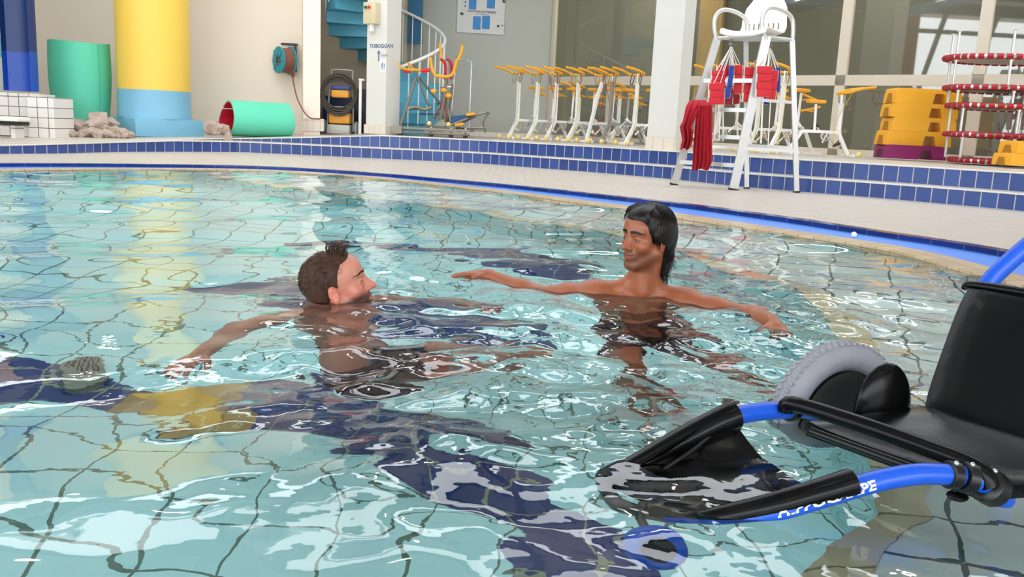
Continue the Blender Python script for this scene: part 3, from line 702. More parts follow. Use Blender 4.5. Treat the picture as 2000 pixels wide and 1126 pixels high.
# square pillar between the bikes and the chair
b = MB(); pa = base(1262, 12.9); pb_ = base(1313, 12.45); pc_ = base(1338, 12.85)
poly = [pa, pb_, pc_, pc_ + (pa - pb_)]
b.prism([(p.x, p.y, .4) for p in poly], (0, 0, 0), (0, 0, HC - .4)); structure(b.build('pillar', white_paint, smooth=False))
cc = (pa + pc_) / 2; b = MB(); b.prism([(cc.x + (p.x - cc.x) * 1.06, cc.y + (p.y - cc.y) * 1.06, .4) for p in poly], (0, 0, 0), (0, 0, .2)); structure(b.build('baseboard_pillar', plinth_tile, smooth=False))

# ---------------------------------------------------------------- aqua bikes
bike_yel = mat('bike_yellow_foam', (228, 160, 30), .55)
wheel_m = mat('cream_roller', (224, 206, 130), .5)
def make_bike(tall=1.27, cable=(200, 176, 40), cname='yellow_cable', skin=None, seat=.97, strap=None, variant=0):
    t = empty('aqua_bike', (0, 0, 0)); m = skin or mat('bright_bike_frame', (238, 238, 236), .38, .15)
    b = MB()
    if variant == 1: b.tube([(0, 0, .04), (.12, 0, .5), (.2, 0, .85), (.29, 0, tall - .2)], .036, 4)
    else: b.tube([(0, 0, .03), (.175, 0, .33), (.19, 0, .4), (.19, 0, tall - .22)], .036, 4)
    b.build('front_post', m, t)
    b = MB(); x0 = .29 if variant == 1 else .19; b.tube([(x0, 0, tall - .25), (x0, 0, tall - .06)], .016, 8); b.build('stem', chrome, t)
    b = MB()
    for sy in (-1, 1): b.tube(crom([(x0 + .02, .02 * sy, tall - .08), (x0 - .02, .17 * sy, tall - .07), (x0 - .2, .18 * sy, tall - .015), (x0 - .42, .17 * sy, tall + .02)], 5), .021, 8)
    b.build('handlebar', bike_yel, t)
    b = MB(); b.tube([(.19, 0, .36), (.74, 0, .36)], .03, 4); b.tube([(.74, 0, .37), (.95, 0, .05)], .028, 4); b.build('frame', m, t)
    b = MB(); b.tube([(.56, 0, .36), (.58, 0, seat - .05)], .02, 8); b.build('seat_post', m, t)
    b = MB(); b.box((.58, 0, seat - .015), (.26, .14, .05), bev=.02); b.build('saddle', bike_yel, t)
    b = MB(); b.tube(crom([(.72, -.18, seat - .15), (.6, -.2, seat - .13), (.42, -.17, seat - .08)], 4), .016, 8); b.tube([(.58, 0, seat - .16), (.62, -.19, seat - .14)], .012, 6); b.build('rear_handle', bike_yel, t)
    for x in (0, .95):
        b = MB(); b.tube([(x, -.17, .035), (x, .17, .035)], .026, 4); b.build('foot', m, t)
    for sy in (-1, 1):
        b = MB(); b.ball((-.09, .155 * sy, .05), (.045, .03, .045), n=12, m=8); b.build('roller', wheel_m, t)
    b = MB(); b.lathe([(.055, -.01), (.075, -.01), (.075, .01), (.055, .01), (.055, -.01)], (.38, 0, .3), rotm(rx=math.pi / 2), n=18)
    b.tube([(.38, -.03, .3), (.5, -.06, .42)], .011, 6); b.tube([(.38, .03, .3), (.26, .06, .18)], .011, 6); b.tube([(.34, 0, .36), (.42, 0, .2)], .018, 6); b.build('crank', chrome, t)
    for (x, y, z) in ((.5, -.12, .42), (.26, .12, .18)):
        b = MB(); b.box((x, y, z), (.1, .07, .02), rotm(ry=.5)); b.tube([(x - .05, y - .04, z), (x - .03, y, z + .06), (x + .05, y + .04, z)], .008, 5); b.build('pedal', white_pl if variant != 2 else black_pl, t)
    b = MB(); cm = mat(cname, cable, .6); b.tube(crom([(x0 - .1, -.14, tall - .04), (x0 - .08, -.12, .6), (.02, -.12, .08)], 5), .0045, 5); b.tube(crom([(x0 - .1, .14, tall - .04), (x0 + .1, .1, .5), (.3, .1, .1)], 5), .0045, 5); b.build('resistance_cord', cm, t)
    lm = mat('dark_blue_strap', (26, 34, 90), .6) if strap else steel_dark
    for sy in (-1, 1): b = MB(); b.tube(crom([(x0 - .04, .1 * sy, tall - .06), (x0 - .07, .11 * sy, tall - .2), (x0 - .03, .1 * sy, tall - .24), (x0 + .01, .09 * sy, tall - .06)], 4), .008, 5); b.build('strap', lm, t)
    return t
bk = [('first aqua bike counted from the poster wall, standing against the grey paint', 992, 16.4, {}), ('second aqua bike counted from the poster wall, pale frame', 1029, 16.3, {}),
      ('third aqua bike counted from the poster wall, beside the window jamb with a red cord', 1065, 16.2, dict(cable=(150, 40, 40), cname='red_cable')), ('fourth aqua bike counted from the poster wall, bright frame and yellow cord', 1107, 16.0, {}),
      ('fifth aqua bike counted from the poster wall, straight slanting post and red cord', 1145, 15.8, dict(cable=(150, 40, 40), cname='red_cable', variant=1)), ('sixth aqua bike counted from the poster wall, dull grey post and dark red cord', 1172, 15.6, dict(cable=(120, 24, 40), cname='dark_red_cable', skin=mat('dull_aluminium', (160, 162, 156), .45, .6))),
      ('seventh aqua bike counted from the poster wall, with dark blue straps at the pillar', 1221, 15.3, dict(strap=1, variant=2))]
for i, (lab, px, d, kw) in enumerate(bk):
    t = make_bike(**kw); p = base(px, d); t.location = p; t.rotation_euler.z = .6 + .03 * math.sin(i * 2.2); tag(t, lab, 'aqua bike', 'aqua bikes lined up along the windows')
for lab, px, d, rz, kw in (('aqua bike seen between the white pillar and the lifeguard chair', 1380, 14.0, .5, {}), ('aqua bike half hidden behind the lifeguard chair, under the red float belts', 1455, 13.5, .5, {}), ('aqua bike behind the outer leg of the lifeguard chair, with yellow cords', 1500, 13.2, .55, dict(cable=(220, 200, 40), cname='bright_yellow_cable')),
                     ('aqua bike turned the other way between the lifeguard chair and the box stack', 1655, 13.2, math.pi + .15, dict(tall=1.0, seat=.8, variant=2)),
                     ('aqua bike in the rear row, behind the third bike from the poster wall', 1112, 17.8, .6, dict(tall=1.12, seat=.9)), ('aqua bike in the rear row, behind the fifth bike from the poster wall', 1190, 17.1, .6, dict(tall=1.12, seat=.9))):
    t = make_bike(**kw); p = base(px, d); t.location = p; t.rotation_euler.z = rz; tag(t, lab, 'aqua bike', 'aqua bikes lined up along the windows')

# ---------------------------------------------------------------- step boxes
def step_box(px0, px1, py1, py0, d, m, lab, grp):
    w_ = U(px1 - px0, d); pm = (px0 + px1) / 2; zb = zat(py0, pm, d); h_ = zat(py1, pm, d) - zb; X = PX(pm, d, zb).x
    x = w_ / 2; n = w_ * .07
    prof = [(-x, 0), (-x + .02, 0), (x * .12, 0), (x * .12 + .03, h_ * .68), (x * .12 + .16, h_ * .68), (x * .12 + .2, 0), (x - .02, 0), (x, 0), (x * .985, h_ * .5), (x * .955, h_ * .86), (x * .92, h_ * .97), (-x * .92, h_ * .97), (-x * .955, h_ * .86), (-x * .985, h_ * .5)]
    b = MB(); b.prism([(q, 0, z) for q, z in prof], (0, 0, 0), (0, .42, 0)); 
    t = empty('aerobic_step_box', (X, d, zb), 0, lab, 'step box', grp); b.build('body', m, t, smooth=False)
    b = MB(); b.box((0, .21, h_ * .975), (w_ * .86, .34, .008)); b.build('tread_pad', m, t)
    b = MB(); b.prism([(-x * 1.001, .1, 0), (-x * 1.001, .32, 0), (-x * .99, .27, h_ * .65), (-x * .99, .15, h_ * .65)], (-.002, 0, 0), (.06, 0, 0)); b.build('side_recess', mat('recess_shade_amber', (170, 112, 14), .6) if 'yellow' in lab else mat('recess_shade_plum', (70, 12, 50), .6), t, smooth=False)  # flush panel in a darker tone; the recess shade is in its colour
syel = mat('step_box_yellow', (236, 170, 34), .45); smag = mat('step_box_magenta', (134, 20, 92), .45)
g_ = 'step boxes stacked by the windows'
step_box(1728, 1846, 284, 311, 13.0, smag, 'magenta aerobic step box at the foot of the stack by the windows', g_)
step_box(1730, 1856, 256, 285, 13.05, syel, 'yellow aerobic step box resting directly on the magenta one', g_)
step_box(1741, 1866, 229, 257, 13.05, syel, 'yellow aerobic step box, second one above the magenta box', g_)
step_box(1742, 1869, 202, 230, 13.05, syel, 'yellow aerobic step box, third one above the magenta box', g_)
step_box(1749, 1877, 173, 203, 13.05, syel, 'yellow aerobic step box on top of the stack by the windows', g_)
step_box(1972, 2080, 301, 325, 10.9, syel, 'yellow aerobic step box on the floor under the trampolines', 'step boxes under the trampolines')
step_box(1985, 2090, 277, 301, 10.95, syel, 'yellow aerobic step box placed on another one under the trampolines', 'step boxes under the trampolines')

# ---------------------------------------------------------------- stacked aqua trampolines
red_cord = mat('dark_red_cord', (160, 14, 34), .5)
trs = [(113, 1965, 12.0, 'topmost red-corded aqua trampoline of the stack by the windows'), (172, 1962, 12.0, 'red-corded aqua trampoline just under the topmost one'), (207, 1964, 12.0, 'red-corded aqua trampoline halfway down the stack'), (263, 1950, 12.0, 'red-corded aqua trampoline just above the floor one'), (313, 1955, 12.1, 'red aqua trampoline lying on the floor at the foot of the stack')]
for k, (py, px, d, lab) in enumerate(trs):
    z = zat(py, 1900, d); X = PX(px, d, z).x; r = .72 if k < 3 else .68
    t = empty('aqua_trampoline', (X, d + .1, z), .1 * k, lab, 'trampoline', 'aqua trampolines stacked by the windows')
    ringp = [(r * math.cos(a_), r * math.sin(a_) * .75, 0) for a_ in np.linspace(0, 2 * math.pi, 41)[:-1]]
    b = MB(); b.tube(ringp, .03, 8, closed=True); b.build('rim', chrome, t)
    b = MB()
    for i in range(40):
        a0 = 2 * math.pi * i / 40; a1 = a0 + .11
        b.tube([(r * math.cos(q), r * .75 * math.sin(q), 0) for q in (a0, (a0 + a1) / 2, a1)], .038, 7)
        b.tube([(r * math.cos(a0), r * .75 * math.sin(a0), .0), (r * .82 * math.cos(a0 + .1), r * .75 * .82 * math.sin(a0 + .1), -.02)], .008, 4)
    b.build('lacing', red_cord, t)
    b = MB(); b.lathe([(0, -.022), (r * .84, -.022), (r * .84, -.01), (0, -.01)], n=32); b.v = [(x, y * .75, z_) for x, y, z_ in b.v]; b.build('jumping_mat', white_paint if k == 0 else steel_dark, t)
    if k < 4:
        znext = zat(trs[k + 1][0], 1900, d)
        for a_ in (3.35, 2.5, 4.5, .6):
            x, y = r * .93 * math.cos(a_), r * .93 * .75 * math.sin(a_); b = MB(); b.tube([(x, y, .0), (x, y, znext - z + .03)], .017, 8); b.tube([(x, y, -.02), (x, y, -.06)], .026, 8)
            if k == 0: b.tube([(x, y, 0), (x, y, .32)], .017, 8); b.ball((x, y, .33), (.035, .035, .012), n=10, m=6)
            b.build('leg', alu, t)

# ---------------------------------------------------------------- low trolley with exercise machines beside the sign column
p0 = base(845, 15.6); s = 15.7 / FPX
t = empty('low_platform_trolley', p0, -.02, 'low worn metal platform trolley on small wheels under the exercise machines', 'trolley')
b = MB(); b.box((0, .2, .13), (1.32, .7, .04), bev=.008); b.box((-.6, -.14, .1), (.16, .06, .14)); b.tube([(-.7, -.12, .06), (.66, -.12, .06)], .02, 6); b.build('platform', steel_dark, t)
for x in (-.55, -.02, .33, .58):
    b = MB(); b.lathe([(0, -.02), (.045, -.02), (.045, .02), (0, .02)], (x, -.1, .045), rotm(rx=math.pi / 2), n=16); b.build('wheel', black_rub, t)
    b = MB(); b.tube([(x, -.1, .1), (x, -.1, .17)], .02, 8); b.build('bracket', alu, t)
pl = p0 + Vector((0, .1, .15))
def L_(px, py, dy=0.0):
    q = PY(px, py, 15.8 + dy); return q
# stepper with an A-frame and yellow and red grips
o0 = PY(812, 240, 15.9); t = empty('water_stepper', (o0.x, o0.y, pl.z), 0, 'grey A-framed exercise machine with yellow and red grips beside the sign column', 'exercise machine')
def P(px, py, dy=0.0): q = PY(px, py, 15.9 + dy); return q - Vector(t.location)
b = MB(); b.tube([P(783, 243, -.15), P(812, 152)], .026, 8); b.tube([P(816, 152), P(839, 212, .1)], .02, 8); b.tube([P(818, 150, .05), P(862, 205, .3), P(866, 240, .3)], .024, 8); b.tube([P(798, 213), P(842, 212)], .018, 8); b.build('frame', steel_dark, t)
b = MB(); b.tube(crom([P(779, 123, -.2), P(784, 132, -.2), P(800, 136, -.1), P(822, 137)], 4), .02, 8); b.tube(crom([P(797, 121, .2), P(806, 134, .2), P(820, 138, .1)], 4), .02, 8); b.build('handlebar', bike_yel, t)
for a_, c_ in (((788, 138), (802, 139)), ((823, 138), (839, 137))):
    b = MB(); b.tube([P(*a_), P(*c_)], .035, 10); b.build('grip', red_foam, t)
b = MB(); b.tube(crom([P(798, 213, -.1), P(812, 209, -.1), P(830, 214, -.1), P(843, 209, -.1)], 4), .03, 8); b.build('pedal', steel_dark, t)
# elliptical machine with tall yellow arms
o0 = PY(865, 240, 15.9); t = empty('water_elliptical', (o0.x, o0.y, pl.z), 0, 'exercise machine with tall curved yellow arms and red upright grips', 'exercise machine')
b = MB(); b.tube(crom([P(841, 112, -.1), P(843, 130, -.1), P(850, 146, -.1), P(862, 149, -.1), P(877, 149, -.1), P(886, 140, -.1), P(893, 115, -.1)], 5), .026, 8); b.build('lower_yoke', bike_yel, t)
b = MB(); b.tube(crom([P(859, 85, .2), P(862, 108, .2), P(865, 125, .2)], 4), .024, 8); b.build('arm', bike_yel, t); b = MB(); b.tube(crom([P(904, 88, 0), P(900, 105, 0), P(892, 122, 0)], 4), .026, 8); b.build('arm', bike_yel, t)
for px in (860, 872): b = MB(); b.tube(crom([P(px, 115), P(px + 8, 121), P(px + 10, 135), P(px + 9, 155)], 4), .026, 8); b.build('upright_grip', mat('crimson_grip', (170, 24, 48), .5), t)
b = MB(); b.tube([P(872, 152), P(868, 190), P(860, 235)], .028, 8); b.tube([P(884, 165, .1), P(880, 200, .1), P(874, 238, .1)], .022, 8); b.tube([P(866, 170, .1), P(880, 238)], .02, 8); b.build('frame', steel_dark, t)
b = MB(); b.tube([P(868, 168), P(862, 205), P(848, 232)], .016, 8); b.tube([P(862, 170), P(869, 205), P(872, 238)], .014, 8); b.build('drive_arm', mat('dull_red_paint', (130, 50, 50), .5), t)
for a_ in ((847, 178), (867, 176), (876, 187)): b = MB(); b.ball(P(*a_), (.06, .04, .045), n=10, m=6); b.build('joint', bike_yel, t)
for a_ in ((838, 241), (876, 243)): b = MB(); b.ball(P(a_[0], a_[1], -.25), (.042, .035, .042), n=12, m=8); b.build('roller', wheel_m, t)
b = MB(); b.prism([P(846, 245), P(866, 232), P(876, 246)], (0, -.1, 0), (0, .1, 0)); b.build('base', steel_dark, t)
# chrome push frame with bent top and blue lounger behind it
o0 = PY(900, 256, 16.3); t = empty('chrome_trolley', (o0.x, o0.y, base(900, 16.3).z), 0, 'tall chrome tube trolley frame with rounded corners against the grey wall', 'trolley')
def P(px, py, dy=0.0): q = PY(px, py, 16.3 + dy); return q - Vector(t.location)
b = MB(); b.tube(crom([P(879, 252), P(889, 135), P(890, 121, .05), P(897, 117, .1), P(912, 118, .3), P(920, 123, .35), P(921, 132, .35), P(916, 252, .35)], 4), .016, 8); b.tube([P(869, 170), P(888, 170)], .013, 6); b.tube([P(873, 118), P(870, 250, .1)], .013, 6); b.build('push_frame', chrome, t)
b = MB(); b.box(P(898, 254), (.5, .3, .04)); b.build('base', steel_dark, t)
o0 = PY(925, 250, 15.9); t = empty('hydrotherapy_lounger', (o0.x, o0.y, base(925, 15.9).z), 0, 'grey metal lounger with a blue sling and yellow ends near the poster wall', 'lounger')
def P(px, py, dy=0.0): q = PY(px, py, 15.9 + dy); return q - Vector(t.location)
b = MB(); b.tube([P(882, 244), P(930, 225), P(955, 218)], .022, 6); b.tube([P(955, 217), P(943, 240), P(948, 258)], .02, 6); b.tube([P(890, 250), P(950, 250)], .02, 6); b.tube([P(952, 217), P(957, 222)], .03, 6); b.build('frame', steel_dark, t)
b = MB(); b.prism([P(882, 226), P(912, 224), P(928, 228), P(900, 242), P(882, 244)], (0, 0, 0), (0, .35, 0)); b.build('sling', mat('petrol_blue_sling', (12, 70, 112), .5), t, smooth=False)
for a_ in ((919, 223), (897, 243)): b = MB(); b.box(P(a_[0], a_[1], -.05), (.16, .1, .05), rotm(ry=-.2), bev=.015); b.build('end_pad', bike_yel, t)
b = MB(); b.tube([P(900, 245), P(899, 260)], .016, 6); b.build('leg', alu, t)
# ================================================================ lifeguard chair
FLf, FRf, RRf, RLf = PZ(1316, 361, .05), PZ(1432, 371, .05), PZ(1556, 376, .05), PZ(1449, 366, .05)
RLf.y = min(RLf.y, 10.55)
FLt, FRt, RRt, RLt = PY(1401, 74, 10.35), PY(1497, 71, 10.05), PY(1547, 78, 10.15), PY(1457, 78, 10.5)
cen = (FLf + FRf + RRf + RLf) / 4; t = empty('lifeguard_chair', (cen.x, cen.y, .05), 0, 'tall aluminium lifeguard chair with a white seat standing on the pool deck', 'lifeguard chair')
O = Vector(t.location)
def W2(p): return p - O
ladder = (FRf - FLf).normalized(); back = ((RLf - FLf) + (RRf - FRf)); back.z = 0; back.normalize(); la2 = Vector((0, 0, 1)).cross(back)
def flatbar(b, p, q, w_, th, wd_):
    """rectangular bar from p to q, width w_ along wd_"""
    p, q = W2(p), W2(q); d = (q - p).normalized(); wv = (wd_ - d * wd_.dot(d)).normalized() * w_ / 2; tv = d.cross(wv).normalized() * th / 2
    b.add([p + wv + tv, p - wv + tv, p - wv - tv, p + wv - tv, q + wv + tv, q - wv + tv, q - wv - tv, q + wv - tv], [(0, 1, 2, 3), (7, 6, 5, 4), (0, 4, 5, 1), (1, 5, 6, 2), (2, 6, 7, 3), (3, 7, 4, 0)])
camx = Vector((1, 0, 0))
for p, q, w_ in ((FLf, FLt, .085), (FRf, FRt, .10), (RLf, RLt, .05), (RRf, RRt, .055)):
    b = MB(); flatbar(b, p, q, w_, .035, camx); lg = b.build('leg', alu, t, smooth=False)
    b = MB(); r_ = p.lerp(q, .012); flatbar(b, p, r_, w_ + .012, .05, camx); b.build('rubber_foot', black_rub, lg, smooth=False)
for f in (.165, .35, .53, .72):
    b = MB(); flatbar(b, FLf.lerp(FLt, f), FRf.lerp(FRt, f), .045, .05, Vector((0, 0, 1))); b.build('rung', alu, t, smooth=False)
for (a_, b_, c_, d_, f) in ((FRf, FRt, RRf, RRt, .6), (FRf, FRt, RRf, RRt, .28), (FLf, FLt, RLf, RLt, .28), (RLf, RLt, RRf, RRt, .3), (FLf, FLt, RLf, RLt, .6)):
    b = MB(); flatbar(b, a_.lerp(b_, f), c_.lerp(d_, f), .035, .025, Vector((0, 0, 1))); b.build('side_rail', alu, t, smooth=False)
b = MB()
for p, q in ((FLt, FRt), (FRt, RRt), (RRt, RLt), (RLt, FLt), ((FLt + RLt) / 2, (FRt + RRt) / 2)): b.tube([W2(p), W2(q)], .018, 8)
b.build('seat_frame', alu, t)
for pts in ([(1400, 78, 10.35), (1395, 55, 10.35), (1397, 34, 10.35), (1408, 21, 10.36), (1425, 20, 10.4), (1447, 29, 10.46), (1459, 44, 10.5), (1459, 76, 10.5)],
            [(1497, 78, 10.05), (1489, 55, 10.05), (1489, 34, 10.05), (1498, 18, 10.05), (1512, 15, 10.07), (1534, 23, 10.12), (1547, 37, 10.15), (1549, 60, 10.15), (1547, 82, 10.15)]):
    b = MB(); b.tube([W2(PY(*q)) for q in crom([Vector(p) for p in pts], 5)], .024, 10); b.build('armrest', alu, t)
# moulded seat shell
back = Vector((.62, .78, 0)).normalized(); la2 = Vector((0, 0, 1)).cross(back); S0 = (FLt + FRt + RRt + RLt) / 4; sw = (FRt - FLt).length * .5; sd = .27
sh = []; prof = [(-sd - .08, -.02), (-sd - .06, .02), (-sd, .035), (-.1, .02), (.08, .012), (.15, .03), (.2, .09), (.235, .2), (.27, .34), (.3, .43), (.31, .455)]
nn = 15
for (u, v) in prof:
    for j in range(nn):
        w_ = (j / (nn - 1) * 2 - 1); cup = .04 * abs(w_) ** 3; bw = sw * (.96 if v < .1 else .96 - .22 * ((v - .1) / .36) ** 2)
        if v > .4: bw *= .85
        fwd = -cup if v > .09 else 0; upz = cup if v <= .09 else 0
        sh.append(S0 + back * (u + fwd) + la2 * (-w_ * bw) + Vector((0, 0, v + upz + .02)))
K = len(prof); vs = [W2(p) for p in sh] + [W2(p - Vector((0, 0, .014)) + back * .012) for p in sh]; fs = []; n_ = K * nn
for i in range(K - 1):
    for j in range(nn - 1):
        q = i * nn + j
        if i == 6 and j % 2 == 1 and 1 < j < 13: # ventilation slots
            pass
        fs += [(q, q + 1, q + nn + 1, q + nn), (n_ + q, n_ + q + nn, n_ + q + nn + 1, n_ + q + 1)]
for i in range(K - 1):
    for j in (0, nn - 1): q = i * nn + j; fs.append((q, q + nn, n_ + q + nn, n_ + q))
for j in range(nn - 1):
    for i in (0, K - 1): q = i * nn + j; fs.append((q, q + 1, n_ + q + 1, n_ + q))
b = MB(); b.add(vs, fs); seat = b.build('seat', white_pl, t, ang=60)
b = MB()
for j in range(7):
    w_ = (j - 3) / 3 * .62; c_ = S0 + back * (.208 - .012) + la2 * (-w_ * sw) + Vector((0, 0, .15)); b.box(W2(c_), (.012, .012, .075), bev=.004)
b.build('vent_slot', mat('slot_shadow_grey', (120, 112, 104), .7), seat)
# towels over the third rung
towel_m = mat('crimson_towel', (176, 18, 40), .9, var=.12, scale=14, bump=.5, bscale=160)
def cloth(rows, name, lab, nf, amp, th=.012, m=towel_m, ph=0.0):
    """rows: (px_left, px_right, py, d) from top to bottom; folded by a corrugation"""
    b = MB(); n = 40; K = len(rows); G = []
    for i, (xl, xr, py, d) in enumerate(rows):
        for j in range(n):
            f = j / (n - 1); a_ = amp * min(1, .35 + i / K) * math.sin(f * nf * 2 * math.pi + ph + .35 * math.sin(i * .7)) + .3 * amp * math.sin(f * nf * 5.1 + i * .3)
            G.append(PY(xl + (xr - xl) * f, py + 1.5 * math.sin(f * 9 + ph) * (i == K - 1), d + a_))
    o_ = G[0].copy(); fs = []; N_ = K * n; vs = [g - o_ for g in G] + [g - o_ + Vector((0, th, 0)) for g in G]
    for i in range(K - 1):
        for j in range(n - 1): q = i * n + j; fs += [(q, q + 1, q + n + 1, q + n), (N_ + q, N_ + q + n, N_ + q + n + 1, N_ + q + 1)]
    for i in range(K - 1):
        for j in (0, n - 1): q = i * n + j; fs.append((q, q + n, N_ + q + n, N_ + q))
    for j in range(n - 1):
        for i in (0, K - 1): q = i * n + j; fs.append((q, q + 1, N_ + q + 1, N_ + q))
    b.add(vs, fs); o = b.build(name, m, ang=60); o.location = o_; return tag(o, lab, 'towel', 'red towels on the lifeguard chair')
cloth([(1366, 1390, 200, 10.2), (1362, 1391, 206, 10.1), (1360, 1391, 222, 10.12), (1358, 1391, 245, 10.14), (1356, 1391, 270, 10.16), (1354, 1391, 295, 10.16), (1353, 1391, 316, 10.16), (1352, 1384, 331, 10.16)], 'towel', 'long crimson towel hanging straight down from a rung of the lifeguard chair', 5, .022)
cloth([(1352, 1378, 195, 10.34), (1345, 1380, 199, 10.2), (1340, 1374, 208, 10.12), (1337, 1362, 222, 10.1), (1334, 1356, 236, 10.1), (1328, 1352, 247, 10.1), (1330, 1354, 258, 10.1), (1333, 1353, 272, 10.12), (1330, 1350, 284, 10.14), (1329, 1346, 291, 10.14)], 'towel', 'bunched crimson towel draped over the ladder leg of the lifeguard chair', 3, .03, ph=1)
# float belts hanging under the seat
hookA, hookB = PY(1428, 86, 10.3), PY(1503, 88, 10.15)
for h, nme in ((hookA, 'A'), (hookB, 'B')):
    b = MB(); b.tube([W2(h + Vector((0, 0, .09))), W2(h), W2(h + Vector((.03, 0, -.03))), W2(h + Vector((0, 0, -.05)))], .012, 6); b.ball(W2(h), (.035, .03, .03), n=10, m=6); b.build('hook', steel_dark, t)
def belt(x0, x1, y0, y1, d, m, hook, lab, yaw=0.0, skew=0.0, tail=None, nseg=3):
    """laminated foam belt hanging folded, x0..x1 wide, y0..y1 high in the photo"""
    top = PY((x0 + x1) / 2, y0, d); bot = PY((x0 + x1) / 2 + skew, y1, d); w_ = U(x1 - x0, d) / math.cos(yaw); hh = (top - bot).length; e_ = empty('float_belt', top, yaw, lab, 'float belt', 'float belts hanging under the lifeguard seat')
    dirv = Matrix.Rotation(-yaw, 3, 'Z') @ (bot - top); sg = dirv / nseg; b = MB()
    for i in range(nseg):
        c_ = sg * (i + .5); R_ = rotm(ry=-math.atan2(sg.x, -sg.z) * -1 * -1)
        b.box(c_ + Vector(((i % 2) * .006, 0, 0)), (w_ * (.96 if i % 2 else 1), .035, hh / nseg * .97), rotm(ry=math.atan2(-sg.x, -sg.z)), bev=.008)
    b.build('foam_block', m, e_)
    b = MB(); b.box(dirv / 2 + Vector((0, .028, 0)), (w_ * 1.06, .022, hh * 1.01), rotm(ry=math.atan2(-sg.x, -sg.z)), bev=.005); b.build('white_core', white_foam, e_)
    hk = Matrix.Rotation(-yaw, 3, 'Z') @ (hook - top); b = MB()
    b.tube([hk + Vector((0, 0, -.03)), Vector((-w_ * .2, .01, -.01))], .011, 4, flat=.35); b.tube([hk + Vector((.01, 0, -.03)), Vector((w_ * .25, .01, -.01))], .011, 4, flat=.35)
    if tail: p_ = Matrix.Rotation(-yaw, 3, 'Z') @ (PY(tail[0], tail[1], d) - top); b.tube([dirv + Vector((0, .02, .02)), p_], .02, 4, flat=.35)
    b.build('strap', white_pl, e_)
belt(1386, 1414, 162, 204, 10.22, red_foam, hookA, 'lowest red foam belt of the bundle beside the ladder, above the towel', .15, -1, (1394, 275))
belt(1391, 1418, 138, 166, 10.28, red_foam, hookA, 'red foam belt seen just over the lowest one beside the ladder', .1, -2, (1405, 275))
belt(1402, 1424, 127, 150, 10.36, red_foam, hookA, 'small bright red belt topmost in the ladder-side bundle', .2, 0, (1412, 276))
belt(1425, 1434, 128, 191, 10.24, blue_foam, hookA, 'narrow edge-on blue foam belt in the ladder-side bundle', -.3, -9)
belt(1436, 1449, 127, 183, 10.3, red_foam, hookA, 'red and white belt hanging behind the edge-on blue belt', -.4, -2)
belt(1418, 1431, 172, 205, 10.34, mat('deep_red_foam', (150, 24, 40), .7), hookA, 'dark red belt tail below the edge-on blue belt', .2, -2)
belt(1432, 1443, 176, 203, 10.38, mat('deep_red_foam', (150, 24, 40), .7), hookA, 'small dark red belt end touching the ladder post', .2, 1, (1441, 270))
belt(1456, 1476, 131, 199, 10.2, red_foam, hookB, 'long red belt seen just behind the broad ladder post', .1, -5, (1468, 272), 4)
belt(1480, 1508, 129, 189, 9.98, red_foam, hookB, 'broad bright red belt at the front of the second bundle', .1, -3, (1486, 280), 4)
belt(1504, 1520, 137, 194, 10.12, red_foam, hookB, 'red and white belt overlapping the broad bright red belt', -.3, -7, (1500, 285), 3)
belt(1512, 1524, 132, 180, 10.2, blue_foam, hookB, 'blue foam belt with white edge at the outer side of the second bundle', -.3, -2)
belt(1489, 1501, 184, 204, 10.2, blue_foam, hookB, 'blue belt end showing beneath the broad bright red belt', 0, -1, None, 1)

# ================================================================ floating wheelchair
wc = PZ(1700, 880, 0); t = empty('floating_wheelchair', (wc.x, wc.y, 0), 0, 'black and blue amphibious wheelchair floating half submerged in the pool', 'wheelchair'); O = Vector(t.location)
blue_tube = mat('bright_blue_tube', (24, 92, 220), .28, var=.03)
blk = mat('wet_black_vinyl', (8, 8, 9), .22, var=.3, scale=12, bump=.04, bscale=40, spec=.22)
near = [(1962, 975, .0), (1925, 945, .045), (1870, 928, .062), (1800, 925, .068), (1740, 933, .062), (1690, 945, .052), (1600, 972, .032), (1500, 1000, .008), (1400, 1022, -.02), (1300, 1045, -.06)]
far = [(1660, 830, .02), (1620, 812, .055), (1575, 800, .07), (1530, 800, .078), (1480, 804, .08), (1430, 815, .075), (1350, 853, .04), (1270, 897, .005), (1190, 945, -.03), (1175, 985, -.07)]
def pathz(pts, n=6): return crom([PZ(*p) for p in pts], n)
pn = pathz(near); pf = pathz(far)
tip = crom([pf[-1], (pf[-1] + pn[-1]) / 2 + Vector((-.03, 0, -.02)), pn[-1]], 6)
b = MB(); b.tube([W2(p) for p in pn] , .0195, 14); b.build('side_tube', blue_tube, t)
b = MB(); b.tube([W2(p) for p in pf], .0195, 14); b.build('side_tube', blue_tube, t)
b = MB(); b.tube([W2(p) for p in tip], .0195, 12); b.build('footrest_tube', black_pl, t)
# padded edges of the footrest sling
def pad(path, a_, b_, r0, r1, off):
    q = resample(path, 60)[a_:b_]; k = len(q); b = MB()
    b.tube([W2(p + off) for p in q], [r0 + (r1 - r0) * i / (k - 1) for i in range(k)], 14); return q, b
pn_r = resample(pn, 60); pf_r = resample(pf, 60)
nA = min(range(60), key=lambda i: (pn_r[i] - PZ(1662, 950, .047)).length); nB = 59
fA = min(range(60), key=lambda i: (pf_r[i] - PZ(1432, 815, .075)).length)
qn, b = pad(pn, nA, 60, .026, .018, Vector((-.001, .003, .009))); b.build('near_edge_pad', blk, t)
qf, b = pad(pf, fA, 60, .030, .02, Vector((0, .0, .004))); b.build('far_edge_pad', blk, t)
